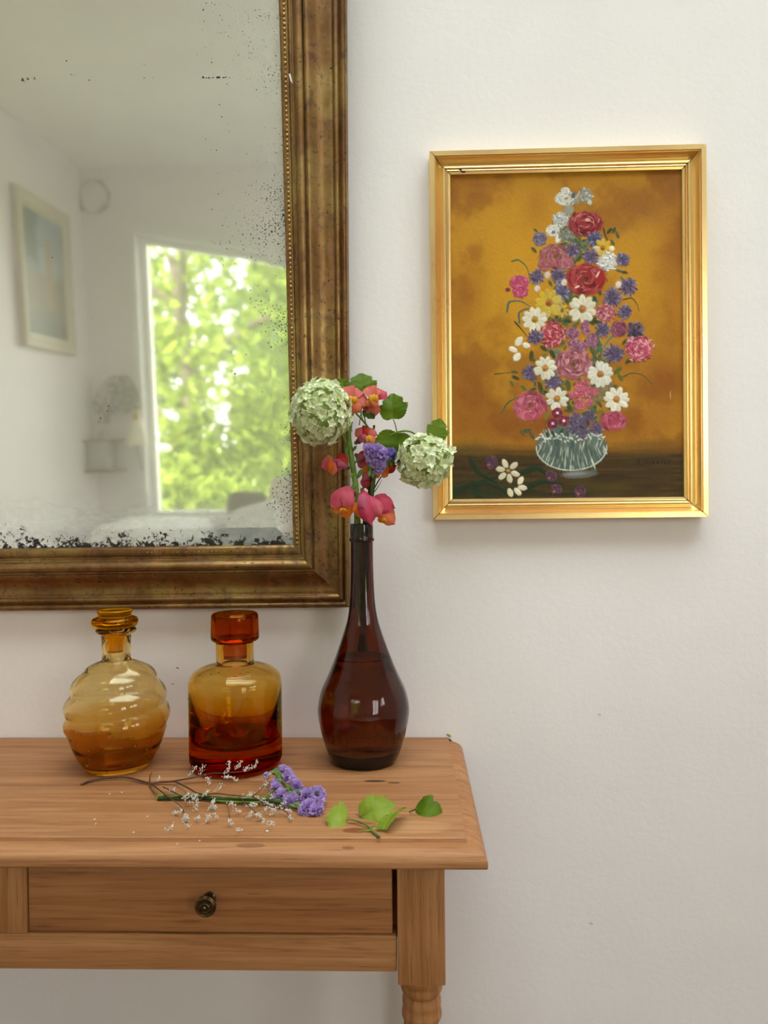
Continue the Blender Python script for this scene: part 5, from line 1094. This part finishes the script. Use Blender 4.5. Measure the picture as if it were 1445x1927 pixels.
twig([z7(840, 213, .004), z7(970, 205, .006), z7(1200, 162, .010), z7(1320, 132, .013), z8(120, 210, .013), z8(300, 195, .014), z8(430, 175, .015), z8(530, 75, .022)], .0013, .0004)
twig([z7(970, 206, .006), z7(1090, 265, .008), z7(1220, 330, .010), z8(60, 440, .010), z8(200, 460, .012), z8(440, 465, .014), z8(560, 380, .016), z8(640, 240, .020)], .0011, .0004)
twig([z7(745, 230, .003), z7(880, 335, .009), z7(960, 390, .010), z7(1050, 475, .004), z7(1080, 590, .003)], .0010); twig([z7(728, 230, .003), z7(760, 300, .003), z7(830, 365, .003)], .0009); twig([z7(860, 262, .006), z7(940, 300, .007), z7(1060, 362, .010), z7(1180, 400, .013), z7(1280, 335, .016)], .0009)
twig([z7(730, 225, .003), z7(735, 160, .012), z7(752, 120, .018)], .0012, .0003); twig([z8(140, 530, .012), z8(180, 620, .006), z8(190, 720, .002)], .0006, .0004); twig([z8(300, 480, .012), z8(430, 600, .008), z8(560, 740, .003)], .0007); twig([z8(440, 470, .014), z8(640, 580, .010), z8(820, 640, .006), z8(890, 740, .003)], .0008)
rnd = random.Random(21)
def spray(x, y, fn, ang, ln, n, h=.006, dense=1.0, tone=SILV):
    """curved twiglet carrying rows of tiny buds"""
    mb = MB(); pts = []; s_ = 5.16 if fn is z7 else 6.02
    for i in range(7):
        t = i/6-.5; a = ang+.6*t; pts.append(fn(x+math.cos(a)*ln*t*s_, y-math.sin(a)*ln*t*s_, h+.004*math.sin(3*t)+.004*t))
    mb.tube(pts, .00032, 4)
    for i in range(int(n*1.4)):
        t = rnd.random(); k = t*6; a = int(min(5, k)); p = pts[a].lerp(pts[a+1], k-a)+Vector((rnd.gauss(0, .0017*dense), rnd.gauss(0, .0022*dense), abs(rnd.gauss(0, .0017*dense))))
        r = rnd.uniform(.00045, .0010); mb.ball(p, r, 5, 3, (1, 1, 1.5))
    mb.build('spray', tone, ds, 80)['kind'] = 'stuff'
for x, y, a, l, n, h in [(1150, 120, .9, 24, 20, .012), (1245, 90, 1.4, 20, 16, .016), (1305, 210, 1.8, 16, 22, .008), (820, 195, .6, 8, 9, .006), (958, 300, 1.2, 8, 8, .008), (1000, 520, .5, 20, 24, .004), (1080, 585, 1.2, 18, 40, .004), (1165, 385, .9, 24, 26, .010), (1190, 455, 1.4, 20, 20, .008), (1270, 345, .7, 14, 16, .014), (1335, 450, 1.2, 20, 30, .006),
                        (1290, 590, 1.1, 22, 34, .004), (925, 670, .7, 26, 12, .003), (1105, 650, 1.9, 14, 14, .003), (1080, 380, .2, 16, 14, .010), (1190, 580, .4, 14, 10, .004), (1120, 345, 2.4, 12, 10, .012)]: spray(x, y, z7, a, l, n, h)
for x, y, a, l, n, h in [(185, 160, 1.3, 22, 30, .012), (300, 135, .9, 20, 22, .014), (385, 170, .8, 14, 18, .014), (485, 125, .9, 20, 30, .016), (205, 265, 2.9, 26, 30, .008), (70, 395, .7, 20, 14, .008), (590, 370, .6, 16, 22, .014), (640, 255, 1.1, 16, 24, .016), (395, 480, .5, 24, 34, .012), (550, 515, 2.4, 18, 16, .010), (665, 500, .8, 14, 16, .010),
                        (440, 590, .1, 26, 30, .006), (640, 575, 2.6, 22, 34, .006), (780, 575, .3, 16, 14, .006), (430, 700, 1.1, 18, 24, .004), (550, 720, 2.3, 24, 34, .004), (670, 790, 3.0, 16, 18, .003), (780, 650, 1.5, 16, 12, .004), (865, 645, 2.4, 14, 16, .004), (885, 740, 1.7, 14, 14, .003), (225, 580, 2.2, 16, 16, .004), (300, 650, 2.6, 14, 12, .003),
                        (205, 790, 1.6, 16, 20, .003), (300, 860, 2.9, 12, 14, .003), (20, 600, 1.9, 14, 16, .004), (45, 715, 2.3, 10, 10, .003), (690, 660, 1.2, 18, 18, .004), (600, 640, .6, 14, 14, .005)]: spray(x, y, z8, a, l, n, h)
st2 = thing('statice_stalk', 'cut green stalk with a purple statice head lying on the table', 'flower', T(420, 1505))
stemtube([z7(815, 368, .0035), z7(1000, 362, .0045), z7(1250, 362, .0045), z8(0, 497, .005), z8(300, 510, .005), z8(560, 515, .006), z8(800, 548, .006)], .0034, .0028, DSTEM, st2, 'stem', 10)
MB().tube([z7(808, 366, .0035), z7(880, 362, .004)], [.0036, .0038], 10).build('cut_end', LEAFL, st2, 60)
q = MB()
for pts in [[z7(880, 360, .006), z7(1050, 345, .008), z7(1300, 350, .008)], [z8(100, 480, .008), z8(350, 490, .009), z8(700, 500, .008)], [z8(0, 520, .004), z8(250, 535, .004), z8(600, 540, .005)]]: q.tube(smooth_path(pts, 5), [.0002]+[.0013]*9+[.0002], 5)
q.build('wing', GSTEM, st2, 70)
stemtube([z8(560, 515, .006), z8(760, 330, .014), z8(735, 215, .018)], .0018, .0012, GSTEM, st2, 'branch', 8); stemtube([z8(720, 530, .006), z8(900, 430, .012), z8(1050, 430, .016), z8(1200, 440, .016)], .0018, .0012, GSTEM, st2, 'branch', 8); stemtube([z8(780, 545, .006), z8(960, 600, .006), z8(1150, 620, .006)], .0018, .0012, GSTEM, st2, 'branch', 8)
stemtube([z8(790, 310, .014), z8(850, 350, .016), z8(905, 400, .014)], .0012, .0010, GSTEM, st2, 'branch', 6)
TS = FPX/((T(555, 1495)-CAM).dot(_F))
for i, (x, y, d, s_, h) in enumerate([(800, 175, (.2, -.4, .9), 13, .020), (850, 250, (.5, -.6, .5), 13, .018), (870, 215, (.8, -.3, .5), 11, .018), (910, 320, (.6, -.5, .5), 14, .016), (960, 370, (.7, -.5, .4), 13, .014), (940, 340, (.2, -.8, .5), 11, .018), (705, 385, (-.3, -.8, .4), 12, .012), (695, 310, (-.6, -.4, .5), 9, .014), (770, 465, (.0, -.8, .4), 13, .010),
                                  (745, 490, (-.4, -.8, .3), 10, .008), (880, 500, (.0, -.9, .4), 14, .010), (860, 540, (-.3, -.8, .1), 11, .008), (1050, 470, (-.1, -.9, .4), 14, .014), (1085, 440, (.3, -.6, .7), 13, .016), (1195, 430, (.3, -.5, .8), 14, .016), (1225, 480, (.8, -.5, .2), 13, .012), (1200, 530, (.6, -.8, .1), 13, .010), (1035, 620, (-.3, -.9, .2), 12, .006),
                                  (1090, 575, (.0, -.9, .5), 12, .010), (1165, 600, (.3, -.9, .1), 14, .007), (1140, 650, (.1, -.9, -.1), 12, .005), (1195, 630, (.7, -.7, .0), 12, .006), (1015, 640, (-.4, -.8, .1), 9, .005), (600, 238, (-.9, -.2, .3), 7, .016)]):
    p = z8(x, y, h); put(st2, RUF[i % 3], p-Vector(d).normalized()*(.45*s_/TS), d, s_/TS)
q = MB()
for x, y, h in [(735, 215, .018), (700, 200, .018), (760, 235, .018), (745, 260, .018), (720, 180, .02), (760, 300, .014), (770, 370, .012), (850, 400, .012), (800, 260, .016), (930, 430, .012), (980, 430, .014), (960, 570, .006), (900, 450, .011), (830, 480, .009), (1140, 460, .012), (1110, 530, .009), (990, 600, .005), (880, 440, .011)]:
    q.ball(z8(x, y, h), .0040, 8, 6, (1.1, .9, 1.0))
q.build('calyx', PCAL, st2, 80)['kind'] = 'stuff'
q = MB()
for k in range(14):
    a = k*.9; c_ = z8(730+22*math.cos(a), 225+30*math.sin(a), .020); petal(q, z8(735, 235, .017), c_+Vector((0, -.002, .003)), .0035, .3, .2, (0, -.6, .8), 0, 4, 3)
q.build('bract', LEAFL, st2, 80)

zl = lambda x, y, h=.002: T(600+x/4.516, 1480+y/4.516, h)
ls_ = thing('leaf_sprig', 'small sprig of two joined lobed green leaves over the wet stain on the table', 'leaf', zl(440, 365))
stemtube([zl(515, 432, .0016), zl(470, 395, .002), zl(440, 365, .0024), zl(395, 325, .004), zl(320, 292, .005), zl(238, 276, .006)], .0016, .0009, CALYX, ls_, 'stem', 8)
stemtube([zl(440, 365, .0024), zl(448, 345, .005), zl(480, 337, .007), zl(545, 345, .006)], .0011, .0008, LEAFL, ls_, 'petiole', 8); stemtube([zl(445, 372, .0022), zl(390, 375, .002), zl(330, 386, .0014)], .0011, .0005, LEAFL, ls_, 'petiole', 8)
leaf('leaf', ls_, zl(240, 276, .006), zl(80, 235, .013), .046, (.15, -.55, .85), LEAFL, -.25, .45, 21)
leaf('leaf', ls_, zl(543, 346, .006), zl(712, 160, .016), .028, (-.7, -.7, .4), LEAFL, .35, .2, 23)
l2 = thing('loose_leaf', 'large loose pale green leaf between the sprig leaves on the table', 'leaf', zl(480, 240))
leaf('leaf_blade', l2, zl(362, 248, .004), zl(632, 140, .018), .037, (.0, -.75, .75), LEAFL, .25, .30, 27); stemtube([zl(345, 256, .0015), zl(362, 248, .004), zl(400, 233, .007)], .0010, .0008, LEAFL, l2, 'petiole', 6)
l3 = thing('loose_leaf', 'dark green arched leaf lying alone at the right end of the table', 'leaf', zl(915, 200))
leaf('leaf_blade', l3, zl(792, 205, .004), zl(1042, 225, .006), .046, (-.05, -.62, .85), LEAFM, -.30, .75, 31); stemtube([zl(770, 214, .0012), zl(792, 205, .004), zl(830, 190, .01)], .0010, .0008, CALYX, l3, 'petiole', 6)
q = MB(); a = T(842, 1386.5)
q.tube(smooth_path([a+Vector((-.007, .004, .0022)), a+Vector((-.002, .001, .0045)), a+Vector((.003, -.001, .0028)), a+Vector((.006, -.004, .0012))], 4), [.0004]+[.0017]*9+[.0010, .0006, .0004], 6)
tag(q.build('leaf_scrap', LEAFL, None, 70), 'tiny curled green scrap at the back right corner of the table', 'leaf')
cr = None
for x, y in [(340, 330), (460, 315), (710, 548), (195, 575), (207, 622), (573, 702), (1215, 785), (1000, 815)]:
    p = z7(x, y, .0007)
    if cr is None:
        cr = MB().ball((0, 0, 0), .0011, 6, 4, (1.3, 1, .6)).build('fallen_bud', SILV, None, 80); o = cr
    else: o = cr.copy(); COL.objects.link(o)
    o.location = p; o.rotation_euler.z = x; tag(o, 'tiny pale bud crumb fallen on the bare table top', 'crumb', 'fallen bud crumbs on the table')
p = z8(615, 868, .0012); q = MB().ball(p, .0021, 8, 5, (1, .9, .6)); tag(q.build('fallen_petal', SILV, None, 80), 'white petal flake lying in front of the sprig on the table', 'crumb')
